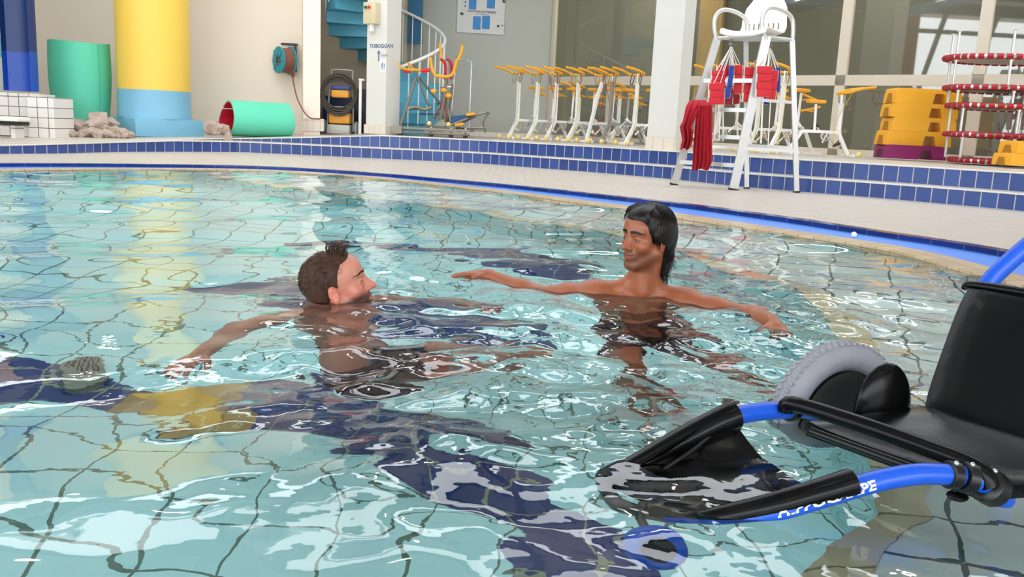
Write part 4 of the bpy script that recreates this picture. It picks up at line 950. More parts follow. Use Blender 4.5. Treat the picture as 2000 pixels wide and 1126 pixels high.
# sling between the pads, sagging under water; the far side has a raised cheek
n = 24; A_ = resample(qf, n); B_ = resample(qn, n); G = []; M_ = 14
for i in range(n):
    for j in range(M_):
        f = j / (M_ - 1); p = A_[i].lerp(B_[i], f); s_ = math.sin(math.pi * f) ** .6
        zz = (-.015 - .03 * (i / n)); p.z = p.z * (1 - s_) + zz * s_ if 0 < j < M_ - 1 else p.z - .01
        p.x += .03 * s_ * (1 - i / n); G.append(W2(p))
vs = G + [g - Vector((0, 0, .012)) for g in G]; fs = []; N_ = n * M_
for i in range(n - 1):
    for j in range(M_ - 1): q = i * M_ + j; fs += [(q, q + 1, q + M_ + 1, q + M_), (N_ + q, N_ + q + M_, N_ + q + M_ + 1, N_ + q + 1)]
for i in range(n - 1):
    for j in (0, M_ - 1): q = i * M_ + j; fs.append((q, q + M_, N_ + q + M_, N_ + q))
for j in range(M_ - 1):
    for i in (0, n - 1): q = i * M_ + j; fs.append((q, q + 1, N_ + q + 1, N_ + q))
b = MB(); b.add(vs, fs); b.build('footrest_sling', blk, t, ang=70)
# raised cheek of the far side
c_ = [PZ(1432, 806, .085), PZ(1395, 818, .08), PZ(1300, 878, .035), PZ(1230, 922, .0)]; d_ = [PZ(1448, 884, .0), PZ(1400, 900, -.005), PZ(1310, 925, -.01), PZ(1240, 938, -.012)]
b = MB(); vs = []
for k in range(4):
    for f in (0, .33, .66, 1): p = c_[k].lerp(d_[k], f); p = p + Vector((.0, .02 * math.sin(math.pi * f), 0)); vs.append(W2(p))
vs += [v + Vector((0, .012, -.004)) for v in vs]; fs = []
for k in range(3):
    for j in range(3): q = k * 4 + j; fs += [(q, q + 1, q + 5, q + 4), (16 + q, 16 + q + 4, 16 + q + 5, 16 + q + 1)]
for j in range(3): fs += [(j, 16 + j, 17 + j, j + 1), (12 + j, 13 + j, 29 + j, 28 + j)]
for k in range(3): fs += [(k * 4, k * 4 + 4, 20 + k * 4, 16 + k * 4), (k * 4 + 3, 19 + k * 4, 23 + k * 4, k * 4 + 7)]
b.add(vs, fs); b.build('sling_cheek', blk, t, ang=70)
b = MB(); b.tube([W2(p) for p in crom([PZ(1446, 835, .06), PZ(1400, 842, .055), PZ(1350, 880, .025), PZ(1295, 917, .0)], 5)], .004, 6); b.build('seam_piping', black_rub, t)
# front seat bar, clamps
B1, B2 = PZ(1548, 788, .105), PZ(1905, 912, .075)
b = MB(); b.tube([W2(p) for p in crom([B1 + Vector((-.01, .01, -.02)), B1, B1.lerp(B2, .33) + Vector((0, 0, .006)), B1.lerp(B2, .66) + Vector((0, 0, .006)), B2, B2 + Vector((.02, -.02, -.03))], 5)], .017, 14); b.build('front_seat_bar', blk, t)
b = MB(); b.tube([W2(p + Vector((0, -.006, -.042))) for p in (B1.lerp(B2, .12), B1.lerp(B2, .95))], .008, 10); b.build('lower_seat_bar', black_pl, t)
def clamp(path, px, w_, r=.026):
    k = min(range(len(path)), key=lambda i: abs(1000 + FPX * (path[i] - CAMP).dot(cR) / (path[i] - CAMP).dot(cF) - px)); k = max(1, min(len(path) - 2, k)); d = (path[k + 1] - path[k - 1]).normalized()
    b = MB(); b.tube([W2(path[k] - d * w_), W2(path[k] - d * w_ * .8), W2(path[k] + d * w_ * .8), W2(path[k] + d * w_)], [r * .85, r, r, r * .85], 14); c = b.build('clamp', black_pl, t)
    b = MB(); b.ball(W2(path[k] + Vector((0, -.01, r))), .005, n=8, m=6); b.build('bolt', chrome, c)
clamp(pn, 1855, .011); clamp(pn, 1888, .012, .029); clamp(pf, 1548, .01); clamp(pn, 1935, .02, .034)
b = MB(); q = PZ(1870, 968, .0); b.tube([W2(q + Vector((-.005, .015, .03))), W2(q)], .006, 8); b.ball(W2(q), (.02, .02, .009), n=14, m=8); b.build('release_knob', black_pl, t)
# seat pan and backrest
P1 = PY(1800, 800, 1.95); P1.z = .03; P2 = PY(1888, 563, 2.17); off = Vector((.27, -.40, 0)); P1n = P1 + off; P2n = P2 + off
def slab(c4, th, m, name, bulge=0.0, n=12, rc=.06):
    """padded panel through 4 corners (bottom far, bottom near, top near, top far), rounded corners"""
    a0, a1, a2, a3 = [W2(p) for p in c4]; N3 = ((a1 - a0).cross(a3 - a0)).normalized(); L_ = []
    for i in range(n + 1):
        for j in range(n + 1):
            u, v = i / n, j / n; uu, vv = u * 2 - 1, v * 2 - 1; k_ = 1 - rc * (abs(uu * vv)) ** 4; uu *= k_; vv *= k_; u, v = (uu + 1) / 2, (vv + 1) / 2
            p = a0 * (1 - u) * (1 - v) + a1 * u * (1 - v) + a2 * u * v + a3 * (1 - u) * v; L_.append((p, (1 - uu ** 2) * (1 - vv ** 2), 1 - max(abs(uu), abs(vv)) ** 10))
    vs = [p + N3 * (bulge * w_ + th / 2 * (.5 + .5 * e_)) for p, w_, e_ in L_] + [p + N3 * (bulge * w_ - th / 2 * (.5 + .5 * e_)) for p, w_, e_ in L_]; N_ = (n + 1) ** 2; fs = []
    for i in range(n):
        for j in range(n): q = i * (n + 1) + j; fs += [(q, q + 1, q + n + 2, q + n + 1), (N_ + q, N_ + q + n + 1, N_ + q + n + 2, N_ + q + 1)]
    for i in range(n):
        for q, s_ in ((i, 1), (n * (n + 1) + i, 1), (i * (n + 1), n + 1), (i * (n + 1) + n, n + 1)): fs.append((q, q + s_, N_ + q + s_, N_ + q))
    b = MB(); b.add(vs, fs); return b.build(name, m, t, ang=60)
bk_ = slab((P1 + Vector((0, 0, .0)), P1n, P2n, P2), .045, blk, 'backrest', -.012, 14, .05)
b = MB(); b.tube([W2(p) for p in crom([P2 + Vector((-.004, -.006, 0)), P2.lerp(P2n, .05) + Vector((0, 0, .012)), P2.lerp(P2n, .5) + Vector((0, 0, .014)), P2n + Vector((0, 0, .005))], 6)], .011, 10); b.build('top_piping', blk, bk_)
slab((B1 + Vector((.03, .03, -.06)), B2 + Vector((.02, .0, -.05)), P1n + Vector((0, 0, .02)), P1 + Vector((0, 0, .02))), .05, blk, 'seat', -.01, 12, .05)
b = MB(); b.tube([W2(p) for p in crom([PZ(1805, 803, .06), PZ(1850, 812, .058), PZ(1930, 832, .055)], 5)], .003, 6); b.build('seat_crease', black_rub, t)
# far side guard and wheel
wcn = Vector((.80, 2.06, -.015)); al = math.radians(24); ax = Vector((-math.sin(al), math.cos(al), 0)); uu = Vector((math.cos(al), math.sin(al), 0))
RW = Matrix((uu, ax, Vector((0, 0, 1)))).transposed() @ rotm(rx=-math.pi / 2)
b = MB(); tyre = mat('grey_balloon_tyre', (150, 150, 158), .55, var=.05, bump=.2, bscale=140)
b.lathe([(.158 + .036 * math.cos(q), .036 * math.sin(q)) for q in np.linspace(0, 2 * math.pi, 19)], W2(wcn), RW, n=56)
ty = b.build('wheel_tyre', tyre, t)
b = MB()
for i in range(64):
    a_ = 2 * math.pi * i / 64
    for s_ in (-1, 1): c_ = RW @ Vector((.1925 * math.cos(a_), .1925 * math.sin(a_), .012 * s_)); b.box(W2(wcn + c_), (.004, .008, .016), RW @ rotm(rz=a_) @ rotm(rx=.5 * s_))
b.build('tread', tyre, ty)
b = MB(); b.lathe([(0, -.02), (.1, -.02), (.128, -.03), (.128, .03), (.1, .02), (0, .02)], W2(wcn), RW, n=40); b.build('wheel_rim', black_pl, t)
gc = PY(1722, 805, 1.93); gc.z = .055
b = MB(); b.ball(W2(gc), (.082, .03, .11), Matrix((uu, ax, Vector((0, 0, 1)))).transposed(), n=28, m=18); g = b.build('side_guard', blk, t)
b = MB(); b.ball(W2(gc + Vector((.0, -.032, -.02))), (.014, .008, .014), n=12, m=8); b.build('bolt', black_pl, g)
b = MB(); b.tube([W2(p) for p in crom([P2 + Vector((.03, .02, -.05)), PY(1932, 550, 2.2), PY(1965, 517, 2.2), PY(2000, 486, 2.2), PY(2060, 440, 2.2), PY(2100, 430, 2.15)], 5)], .0225, 14); b.build('push_handle', blue_tube, t)
# small front wheel under water
fw = PW(1280, 1066, -.11); b = MB(); Rf = rotm(rx=math.radians(62), rz=.2)
b.lathe([(.044 + .016 * math.cos(q), .02 * math.sin(q)) for q in np.linspace(0, 2 * math.pi, 13)], W2(fw), Rf, n=32); w_ = b.build('front_wheel', blue_tube, t)
b = MB(); b.lathe([(0, -.016), (.034, -.016), (.04, 0), (.034, .016), (0, .016)], W2(fw), Rf, n=24); b.build('wheel_hub', black_pl, w_)
b = MB(); b.tube([W2(fw), W2(fw + Vector((-.02, .06, .05))), W2(fw + Vector((-.01, .1, .08)))], .01, 8); b.build('wheel_fork', black_pl, t)
# lettering on the side tube
vs, fs = text_mesh('HIPPOCAMPE', .024, .0011, 0); L0 = min(v.x for v in vs); L1_ = max(v.x for v in vs)
path = [PZ(*p) for p in near]; pr_ = resample(crom(path, 6), 200); cum = [0]
for a_, b__ in zip(pr_, pr_[1:]): cum.append(cum[-1] + (b__ - a_).length)
def at_px(px): return min(range(200), key=lambda i: abs(1000 + FPX * (pr_[i] - CAMP).dot(cR) / (pr_[i] - CAMP).dot(cF) - px))
iS, iE = at_px(1512), at_px(1700); sS, sE = cum[iS], cum[iE]; vs2 = []
for v in vs:
    f = (v.x - L0) / (L1_ - L0); s_ = sS + (sE - sS) * f; k = int(np.searchsorted(cum, s_)); k = max(1, min(198, k)); p = pr_[k - 1].lerp(pr_[k], (s_ - cum[k - 1]) / max(1e-6, cum[k] - cum[k - 1]))
    d = (pr_[k + 1 if k < 199 else k] - pr_[k - 1]).normalized(); 
    if d.x < 0: d = -d
    sd_ = d.cross(Vector((0, 0, 1))).normalized(); upv = sd_.cross(d).normalized(); a_ = (v.y - .002) / .0195 + .30
    vs2.append(W2(p + (sd_ * math.cos(a_) + upv * math.sin(a_)) * .0202))
b = MB(); b.add(vs2, fs); b.build('lettering', mat('white_lettering', (235, 238, 240), .4), t, smooth=False)

# ================================================================ small things
p = PW(168, 714, FZ); t = empty('floor_inlet', (p.x, p.y, FZ), .3, 'round pale slotted water inlet on the pool floor near the navy band', 'floor inlet')
b = MB(); b.lathe([(0, 0), (.085, 0), (.085, .03), (.065, .045), (0, .05)], n=28); b.build('cover', mat('pale_inlet_plastic', (150, 156, 140), .5), t)
b = MB()
for i in range(7): b.box(((i - 3) * .018, 0, .048), (.007, .1 - .014 * abs(i - 3), .012))
b.build('slots', black_rub, t)
p = PZ(1668, 458, .035); b = MB(); b.ball((0, 0, 0), .02, n=16, m=10); o = b.build('ball', white_pl); o.location = p; tag(o, 'tiny white ball lying on the blue gutter grating', 'ball')
# ================================================================ people: one distance field per body, meshed block by block
def v3(p): return np.array(p, float)
class Field:
    def __init__(s): s.pr = []
    def cone(s, a, b, ra, rb, k=.02, op='+'):
        s.pr.append(('c', v3(a), v3(b), ra, rb, k, op, (v3(a) + v3(b)) / 2, np.linalg.norm(v3(a) - v3(b)) / 2 + max(ra, rb))); return s
    def ell(s, c, r, R=None, k=.02, op='+'):
        s.pr.append(('e', v3(c), v3(r), np.eye(3) if R is None else np.array(R), 0, k, op, v3(c), max(r))); return s
    def ev(s, P, cen, rad):
        D = np.full(P.shape[:-1], 1.0)
        for q in s.pr:
            if np.linalg.norm(q[7] - cen) > q[8] + rad + .08: continue
            if q[0] == 'c':
                a, b, ra, rb = q[1:5]; ba = b - a; h = np.clip(((P - a) @ ba) / max(1e-9, ba @ ba), 0, 1)
                d = np.linalg.norm(P - a - h[..., None] * ba, axis=-1) - (ra + (rb - ra) * h)
            else:
                L_ = (P - q[1]) @ q[3]; k0 = np.linalg.norm(L_ / q[2], axis=-1); k1 = np.linalg.norm(L_ / (q[2] ** 2), axis=-1)
                d = k0 * (k0 - 1) / np.maximum(k1, 1e-6)
            k = q[5]
            if q[6] == '+': h = np.clip(.5 + .5 * (D - d) / k, 0, 1); D = D * (1 - h) + d * h - k * h * (1 - h)
            else: h = np.clip(.5 - .5 * (D + d) / k, 0, 1); D = D * (1 - h) + (-d) * h + k * h * (1 - h)
        return D
def nets(fn, lo, hi, h):
    lo = v3(lo); hi = v3(hi); n = np.ceil((hi - lo) / h).astype(int) + 1
    ax_ = [lo[i] + h * np.arange(n[i]) for i in range(3)]; P = np.stack(np.meshgrid(*ax_, indexing='ij'), -1)
    D = fn(P, (lo + hi) / 2, np.linalg.norm(hi - lo) / 2); S = D < 0
    c = [n[0] - 1, n[1] - 1, n[2] - 1]; cnt = np.zeros(c); acc = np.zeros(c + [3])
    cor = [(i, j, k) for i in (0, 1) for j in (0, 1) for k in (0, 1)]
    sl = lambda A, o: A[o[0]:o[0] + c[0], o[1]:o[1] + c[1], o[2]:o[2] + c[2]]
    base_ = P[:-1, :-1, :-1]
    for o in cor:
        for a_ in range(3):
            if o[a_]: continue
            o2 = list(o); o2[a_] = 1; d0, d1 = sl(D, o), sl(D, o2); m_ = sl(S, o) != sl(S, o2); t_ = np.where(m_, d0 / np.where(m_, d0 - d1, 1), 0)
            pt = np.zeros(c + [3]); 
            for q in range(3): pt[..., q] = o[q] * h
            pt[..., a_] = t_ * h; acc += pt * m_[..., None]; cnt += m_
    act_ = cnt > 0; idx_ = -np.ones(c, int); idx_[act_] = np.arange(act_.sum()); V = base_[act_] + acc[act_] / cnt[act_][:, None]; Fs = []
    for a_ in range(3):
        b_, c2 = (a_ + 1) % 3, (a_ + 2) % 3; lo_ = [1, 1, 1]; lo_[a_] = 0
        o = [0, 0, 0]; e_ = [0, 0, 0]; e_[a_] = 1
        r = [slice(lo_[q], n[q] - 1) for q in range(3)]; r2 = [slice(lo_[q] + e_[q], n[q] - 1 + e_[q]) for q in range(3)]
        s0, s1_ = S[tuple(r)], S[tuple(r2)]; m_ = s0 != s1_; ii_ = np.argwhere(m_) + np.array(lo_)
        if not len(ii_): continue
        def g(db, dc):
            q = ii_.copy(); q[:, b_] -= db; q[:, c2] -= dc; return idx_[q[:, 0], q[:, 1], q[:, 2]]
        quad = np.stack([g(0, 0), g(1, 0), g(1, 1), g(0, 1)], 1); fl = s0[m_]; quad[~fl] = quad[~fl][:, ::-1]; Fs.append(quad)
    return V, np.concatenate(Fs)
def mesh_blocks(F, blocks, name, m, parent=None, colf=None, O=Vector((0, 0, 0))):
    VV = []; FF = []; n0 = 0
    for bi, (lo, hi, h) in enumerate(blocks):
        V, Q = nets(F.ev, v3(lo) - 2 * h, v3(hi) + 2 * h, h); C = V[Q].mean(1)
        keep = np.all((C >= v3(lo)) & (C <= v3(hi)), 1)
        for (l2_, h2_, hh_) in blocks[:bi]: keep &= ~np.all((C > v3(l2_) + 1.0 * h) & (C < v3(h2_) - 1.0 * h), 1)
        Q = Q[keep]; u_, inv = np.unique(Q, return_inverse=True); VV.append(V[u_]); FF.append(inv.reshape(-1, 4) + n0); n0 += len(u_)
    V = np.concatenate(VV); Q = np.concatenate(FF); me = bpy.data.meshes.new(name)
    o_ = np.array(O); me.from_pydata((V - o_).tolist(), [], Q.tolist()); me.update(); me.polygons.foreach_set('use_smooth', [True] * len(Q))
    if colf is not None:
        c = colf(V); ca = me.color_attributes.new('skin', 'FLOAT_COLOR', 'POINT'); ca.data.foreach_set('color', np.concatenate([c, np.ones((len(c), 1))], 1).ravel())
    me.materials.append(m); o = bpy.data.objects.new(name, me); COL.objects.link(o)
    if parent: o.parent = parent
    return o
def skin_mat(name):
    m = bpy.data.materials.new(name); m.use_nodes = True; nt = m.node_tree; N = nt.nodes; L = nt.links; b = N['Principled BSDF']
    a_ = N.new('ShaderNodeVertexColor'); a_.layer_name = 'skin'; tc = N.new('ShaderNodeTexCoord'); nz = N.new('ShaderNodeTexNoise'); nz.inputs['Scale'].default_value = 22; L.new(tc.outputs['Object'], nz.inputs['Vector'])
    mp = N.new('ShaderNodeMapRange'); mp.inputs['To Min'].default_value = .88; mp.inputs['To Max'].default_value = 1.1; L.new(nz.outputs['Fac'], mp.inputs['Value'])
    vm = N.new('ShaderNodeVectorMath'); vm.operation = 'SCALE'; L.new(a_.outputs['Color'], vm.inputs[0]); L.new(mp.outputs[0], vm.inputs['Scale']); L.new(vm.outputs[0], b.inputs['Base Color'])
    b.inputs['Roughness'].default_value = .38; b.inputs['Subsurface Weight'].default_value = .12; b.inputs['Subsurface Scale'].default_value = .012; b.inputs['Subsurface Radius'].default_value = (1, .35, .2)
    n2 = N.new('ShaderNodeTexNoise'); n2.inputs['Scale'].default_value = 240; L.new(tc.outputs['Object'], n2.inputs['Vector']); bp = N.new('ShaderNodeBump'); bp.inputs['Strength'].default_value = .12; bp.inputs['Distance'].default_value = .003
    L.new(n2.outputs['Fac'], bp.inputs['Height']); L.new(bp.outputs['Normal'], b.inputs['Normal']); return m
def hair_mat(name, c1, c2, rough=.35):
    m = bpy.data.materials.new(name); m.use_nodes = True; nt = m.node_tree; N = nt.nodes; L = nt.links; b = N['Principled BSDF']; b.inputs['Roughness'].default_value = rough; b.inputs['Specular IOR Level'].default_value = .28
    tc = N.new('ShaderNodeTexCoord'); mp = N.new('ShaderNodeMapping'); mp.inputs['Scale'].default_value = (90, 90, 14); L.new(tc.outputs['Object'], mp.inputs[0]); nz = N.new('ShaderNodeTexNoise'); nz.inputs['Scale'].default_value = 1.6; L.new(mp.outputs[0], nz.inputs['Vector'])
    mx = N.new('ShaderNodeMix'); mx.data_type = 'RGBA'; mx.inputs['A'].default_value = srgb(*c1); mx.inputs['B'].default_value = srgb(*c2); L.new(nz.outputs['Fac'], mx.inputs['Factor']); L.new(mx.outputs['Result'], b.inputs['Base Color'])
    bp = N.new('ShaderNodeBump'); bp.inputs['Strength'].default_value = .6; bp.inputs['Distance'].default_value = .006; L.new(nz.outputs['Fac'], bp.inputs['Height']); L.new(bp.outputs['Normal'], b.inputs['Normal']); return m
class Head:
    def __init__(s, c, fwd, pitch=0, roll=0, sc=1.0):
        f = Vector((fwd[0], fwd[1], 0)).normalized(); r_ = Vector((f.y, -f.x, 0)).normalized(); 
        R_ = Matrix((r_, f, Vector((0, 0, 1)))).transposed()
        s.R = R_ @ rotm(rx=pitch) @ rotm(ry=roll); s.c = Vector(c); s.s = sc
        s.Rn = np.array(s.R)
    def p(s, *q): return s.c + s.R @ (Vector(q) * s.s)
    def loc(s, V): return ((V - np.array(s.c)) @ s.Rn) / s.s
def add_head(F, H, lidopen=1.0, smile=0.0, beard=0.0, jaw=1.0):
    s = H.s
    E_ = lambda c, r, k=.02, op='+', R=None: F.ell(H.p(*c), [x * s for x in r], H.Rn if R is None else H.Rn @ np.array(R), k * s, op)
    C_ = lambda a, b, ra, rb, k=.02, op='+': F.cone(H.p(*a), H.p(*b), ra * s, rb * s, k * s, op)
    E_((0, -.014, .036), (.074, .095, .084), .03)
    E_((0, .028, .03), (.062, .064, .066), .03)
    E_((0, .03, -.035), (.054 * jaw, .058, .072), .03)
    for x in (-1, 1):
        C_((.056 * x * jaw, .0, -.05), (.018 * x, .072, -.098), .018, .015, .03)
        E_((.040 * x, .062, -.022), (.022, .022, .018), .025)
        C_((.012 * x, .090, .028), (.042 * x, .076, .029), .009, .0075, .012)
    E_((0, .074, -.099), (.022, .019, .017), .02)
    E_((0, .072, .055), (.046, .016, .03), .03)
    for x in (-1, 1): E_((.034 * x, .104, .008), (.0165, .020, .0115), .007, '-')
    for x in (-1, 1):
        E_((.031 * x, .0775, .005), (.0155, .0145, .0135), .004)
        E_((.031 * x, .0935, .0035), (.0130, .009, .0048 * lidopen), .0012, '-')
    C_((0, .080, .022), (0, .098, -.022), .0115, .014, .008); C_((0, .089, .018), (0, .116, -.024), .0072, .0098, .011)
    E_((0, .118, -.027), (.0112, .0115, .0095), .008)
    for x in (-1, 1): E_((.0125 * x, .101, -.03), (.0085, .0105, .0075), .007); E_((.007 * x, .106, -.0385), (.0035, .006, .004), .003, '-')
    E_((0, .083, -.058), (.030, .017, .022), .02)
    sm = smile * .006
    for x in (-1, 1): C_((0, .0995, -.0565), (.025 * x, .086, -.0590 + sm), .0056, .003, .005); C_((0, .0975, -.068), (.021 * x, .086, -.0645 + sm), .0066, .0035, .006)
    C_((-.027, .089, -.0612 + sm), (0, .1045, -.0622), .0018, .0022, .002, '-'); C_((.027, .089, -.0612 + sm), (0, .1045, -.0622), .0018, .0022, .002, '-')
    for x in (-1, 1):
        Re = rotm(rz=-.35 * x, rx=.15)
        E_((.079 * x, -.008, -.012), (.0065, .018, .030), .008, '+', Re)
        E_((.0875 * x, -.004, -.008), (.007, .0105, .019), .003, '-', Re); E_((.0865 * x, -.014, -.006), (.0025, .003, .02), .002, '-', Re)
        E_((.083 * x, .001, -.016), (.003, .004, .006), .004)
def add_arm(F, sh, el, wr, r=(.052, .04, .027), k=.03):
    sh, el, wr = map(Vector, (sh, el, wr)); m1 = sh.lerp(el, .45); m2 = el.lerp(wr, .28)
    F.cone(sh, m1, r[0] * 1.05, r[0] * .92, k); F.cone(m1, el, r[0] * .92, r[1], k); F.cone(el, m2, r[1], r[1] * 1.06, k); F.cone(m2, wr, r[1] * 1.06, r[2], k)
def add_hand(F, wr, d, side, curl=.35, s=1.0, spread=.12):
    """wrist, finger direction, thumb side; fingers bend towards the palm side"""
    wr = Vector(wr); d = Vector(d).normalized(); side = Vector(side); side = (side - d * side.dot(d)).normalized(); nrm = side.cross(d)
    if nrm.z > 0: nrm = -nrm    # palm faces down
    Rm = np.array(Matrix((d, side, nrm)).transposed())
    F.ell(wr + d * .048 * s, (.05 * s, .036 * s, .015 * s), Rm, .014); F.ell(wr + d * .03 * s + side * .02 * s + nrm * .006, (.03 * s, .018 * s, .014 * s), Rm, .01)
    F.cone(wr - d * .01, wr + d * .03 * s, .024 * s, .022 * s, .012)
    for i, (o, L_) in enumerate(((.030, .072), (.010, .082), (-.011, .076), (-.030, .060))):
        b0 = wr + d * (.083 - .006 * abs(i - 1)) * s + side * o * s; dd = (d + side * (spread * (1.2 - i))).normalized()
        F.cone(wr + d * .03 * s + side * o * .8 * s, b0, .009 * s, .0098 * s, .008); p_ = b0; a_ = curl * (.7 + .15 * i)
        for L2, rr in ((.45, .0092), (.32, .0082), (.23, .0074)):
            q = p_ + (dd * math.cos(a_) + nrm * math.sin(a_)) * L_ * L2 * 1.0 * s; F.cone(p_, q, rr * s, rr * .93 * s, .003); p_ = q; a_ += curl
    p_ = wr + d * .022 * s + side * .026 * s; dd = (d * .7 + side * .75 + nrm * .15).normalized()
    for L2, rr in ((.038, .0125), (.032, .0105), (.026, .009)):
        q = p_ + dd * L2 * s; F.cone(p_, q, rr * s, rr * .9 * s, .006); p_ = q; dd = (dd + d * .35).normalized()
def add_leg(F, hip, kn, an, toe):
    hip, kn, an, toe = map(Vector, (hip, kn, an, toe)); F.cone(hip, hip.lerp(kn, .5), .088, .076, .04); F.cone(hip.lerp(kn, .5), kn, .076, .054, .03)
    c_ = kn.lerp(an, .3); F.cone(kn, c_, .054, .056, .03); F.cone(c_, an, .056, .035, .03); F.cone(an, toe, .034, .024, .025); F.ell(an.lerp(toe, .65), (.04, .05, .026), None, .03)
def add_torso(F, neck, pel, shR, shL, fwd, w=1.0):
    neck, pel, shR, shL, fwd = map(Vector, (neck, pel, shR, shL, fwd)); up = (neck - pel).normalized(); rt = (shL - shR).normalized(); rt = (rt - up * rt.dot(up)).normalized(); fw = rt.cross(up); 
    if fw.dot(fwd) < 0: fw = -fw
    R_ = np.array(Matrix((rt, fw, up)).transposed()); L_ = (neck - pel).length
    F.ell(neck - up * .19 + fw * .0, (.158 * w, .105, .17), R_, .05); F.ell(pel + up * (L_ * .33), (.135 * w, .095, .16), R_, .06); F.ell(pel, (.155 * w, .11, .12), R_, .05)
    for s_, sh in ((-1, shR), (1, shL)):
        F.ell(neck - up * .13 + fw * .065 + rt * s_ * .075, (.075, .035, .055), R_, .03)
        F.cone(neck + up * .02 - fw * .02, sh - fw * .01, .042, .04, .035); F.ell(sh - up * .015, (.06, .058, .062), R_, .035)
        F.cone(neck - up * .03 + fw * .035 + rt * s_ * .02, sh + fw * .03 + up * .012, .009, .008, .022)
        F.cone(sh, neck - up * .17 + rt * s_ * .1, .05, .06, .05)
def skin_col(H, base_c, lip, beard=None, red=0.0):
    bc = np.array(srgb(*base_c)[:3]); lc = np.array(srgb(*lip)[:3])
    def f(V):
        c = np.tile(bc, (len(V), 1)); L_ = H.loc(V); x, y, z = L_.T; front = smooth_(.06, .08, y) * (np.abs(x) < .06)
        m_ = np.exp(-((x / .024) ** 4 + ((z + .0625) / .0095) ** 4)) * smooth_(.078, .088, y); c = c * (1 - .75 * m_[:, None]) + lc * .75 * m_[:, None]
        rd = red * (np.exp(-(((np.abs(x) - .045) / .025) ** 2 + ((z + .02) / .022) ** 2)) + .9 * np.exp(-((x / .014) ** 2 + ((z + .02) / .02) ** 2)) * smooth_(.09, .105, y) + .8 * smooth_(.074, .082, np.abs(x)) * (np.abs(z) < .05)) 
        near_ = (np.abs(L_) < .16).all(1); c = np.where(near_[:, None], c * (1 + rd[:, None] * np.array([.06, -.22, -.18])), c)
        if beard:
            bm_ = smooth_(-.028, -.05, z + .25 * np.maximum(0, .05 - y)) * smooth_(-.02, .03, y) * (1 - .9 * np.exp(-((x / .02) ** 4 + ((z + .0625) / .009) ** 4))) * near_ * smooth_(-.135, -.12, z)
            bm_ = np.maximum(bm_, .8 * np.exp(-((x / .028) ** 4 + ((z + .048) / .007) ** 4)) * smooth_(.08, .09, y)) * near_
            b2 = np.array(srgb(*beard[:3])[:3]); a_ = (bm_ * beard[3])[:, None]; c = c * (1 - a_) + b2 * a_
        return c
    return f
def smooth_(e0, e1, x): t_ = np.clip((x - e0) / (e1 - e0), 0, 1); return t_ * t_ * (3 - 2 * t_)
def strands(lst, name, m, parent, O, n=5):
    b = MB()
    for pts, r in lst:
        pts = crom([Vector(p) for p in pts], 3); k_ = len(pts); b.tube([p - O for p in pts], [r * (1 - .75 * i / (k_ - 1)) for i in range(k_)], n)
    return b.build(name, m, parent)
def box_of(pts, pad_): a_ = np.array([list(p) for p in pts]); return a_.min(0) - pad_, a_.max(0) + pad_
SK = None
def eyes(H, t, O, iris):
    for x in (-1, 1):
        b = MB(); b.ball(H.p(.031 * x, .0775, .005) - O, .0125 * H.s, n=20, m=14); e_ = b.build('eye', mat('eye_white', (200, 190, 180), .2), t)
        b = MB(); b.ball(H.p(.031 * x, .0775 + .0085, .0045) - O, .0052 * H.s, n=14, m=10); b.build('iris', mat('dark_iris', iris, .1), e_)
def surf(F, H, pts, lift=.0008):
    """pull points given as head-local (x, z) onto the face along the head's forward axis"""
    out = []
    for x, z in pts:
        ys = np.linspace(.135, .03, 211); P_ = np.array([list(H.p(x, y, z)) for y in ys]); D = F.ev(P_, P_.mean(0), .08); k_ = int(np.argmax(D < lift)); out.append(H.p(x, float(ys[k_]), z))
    return out
def brows(H, F, t, O, m, z0=.031, th=1.0, n_=46, lash=True):
    r = random.Random(5); L_ = []
    for x in (-1, 1):
        for i in range(n_):
            f = i / (n_ - 1); bx = (.009 + .040 * f) * x; bz = z0 + .0045 * math.sin(f * 2.6) - .005 * f ** 2 + r.uniform(-.003, .003) * th * (1.15 - .75 * f)
            L_.append((surf(F, H, [(bx, bz - .001), (bx + .005 * x, bz + .0012), (bx + .010 * x, bz + .0002 - .001 * f)]), .0010 * th))
    strands(L_, 'eyebrows', m, t, O, 4)
    L_ = []
    for x in (-1, 1):
        for dz, rr in ((.0042 * lash, .0011), (-.0040 * lash, .0006)):
            q = [(x * (.0185 + .0265 * f), .0035 + dz * math.sin(math.pi * min(1, f * .9 + .1)) ** .6) for f in np.linspace(0, 1, 9)]; L_.append((surf(F, H, q, .0006)[::-1], rr))
    strands(L_, 'eyelashes', m, t, O, 4)

# ---------------------------------------------------------------- the dark-haired man
hc = PY(1264, 466, 3.5); H2 = Head(hc, (-.80, -.60), pitch=math.radians(-1), roll=math.radians(-3), sc=1.03); F2 = Field()
add_head(F2, H2, .8, .8, jaw=1.0)
neck2 = Vector((.525, 3.53, .022)); pel2 = Vector((.53, 3.58, -.54)); shR2 = Vector((.345, 3.55, -.012)); shL2 = Vector((.70, 3.49, -.018))
F2.cone(H2.p(0, -.015, -.05), neck2 + Vector((0, .0, .02)), .058, .06, .03); F2.cone(H2.p(.025, .02, -.07), neck2 + Vector((0, -.05, 0)), .02, .018, .03); F2.cone(H2.p(0, -.04, .0), neck2 + Vector((0, .03, 0)), .05, .058, .03)
add_torso(F2, neck2, pel2, shR2, shL2, (-.2, -1, 0), 1.05)
elR2 = Vector((.10, 3.68, -.05)); wrR2 = Vector((-.105, 3.80, .008)); add_arm(F2, shR2, elR2, wrR2, (.052, .04, .026)); add_hand(F2, wrR2, (-1, .18, .03), (-.1, -1, 0), .16, 1.0, .05)
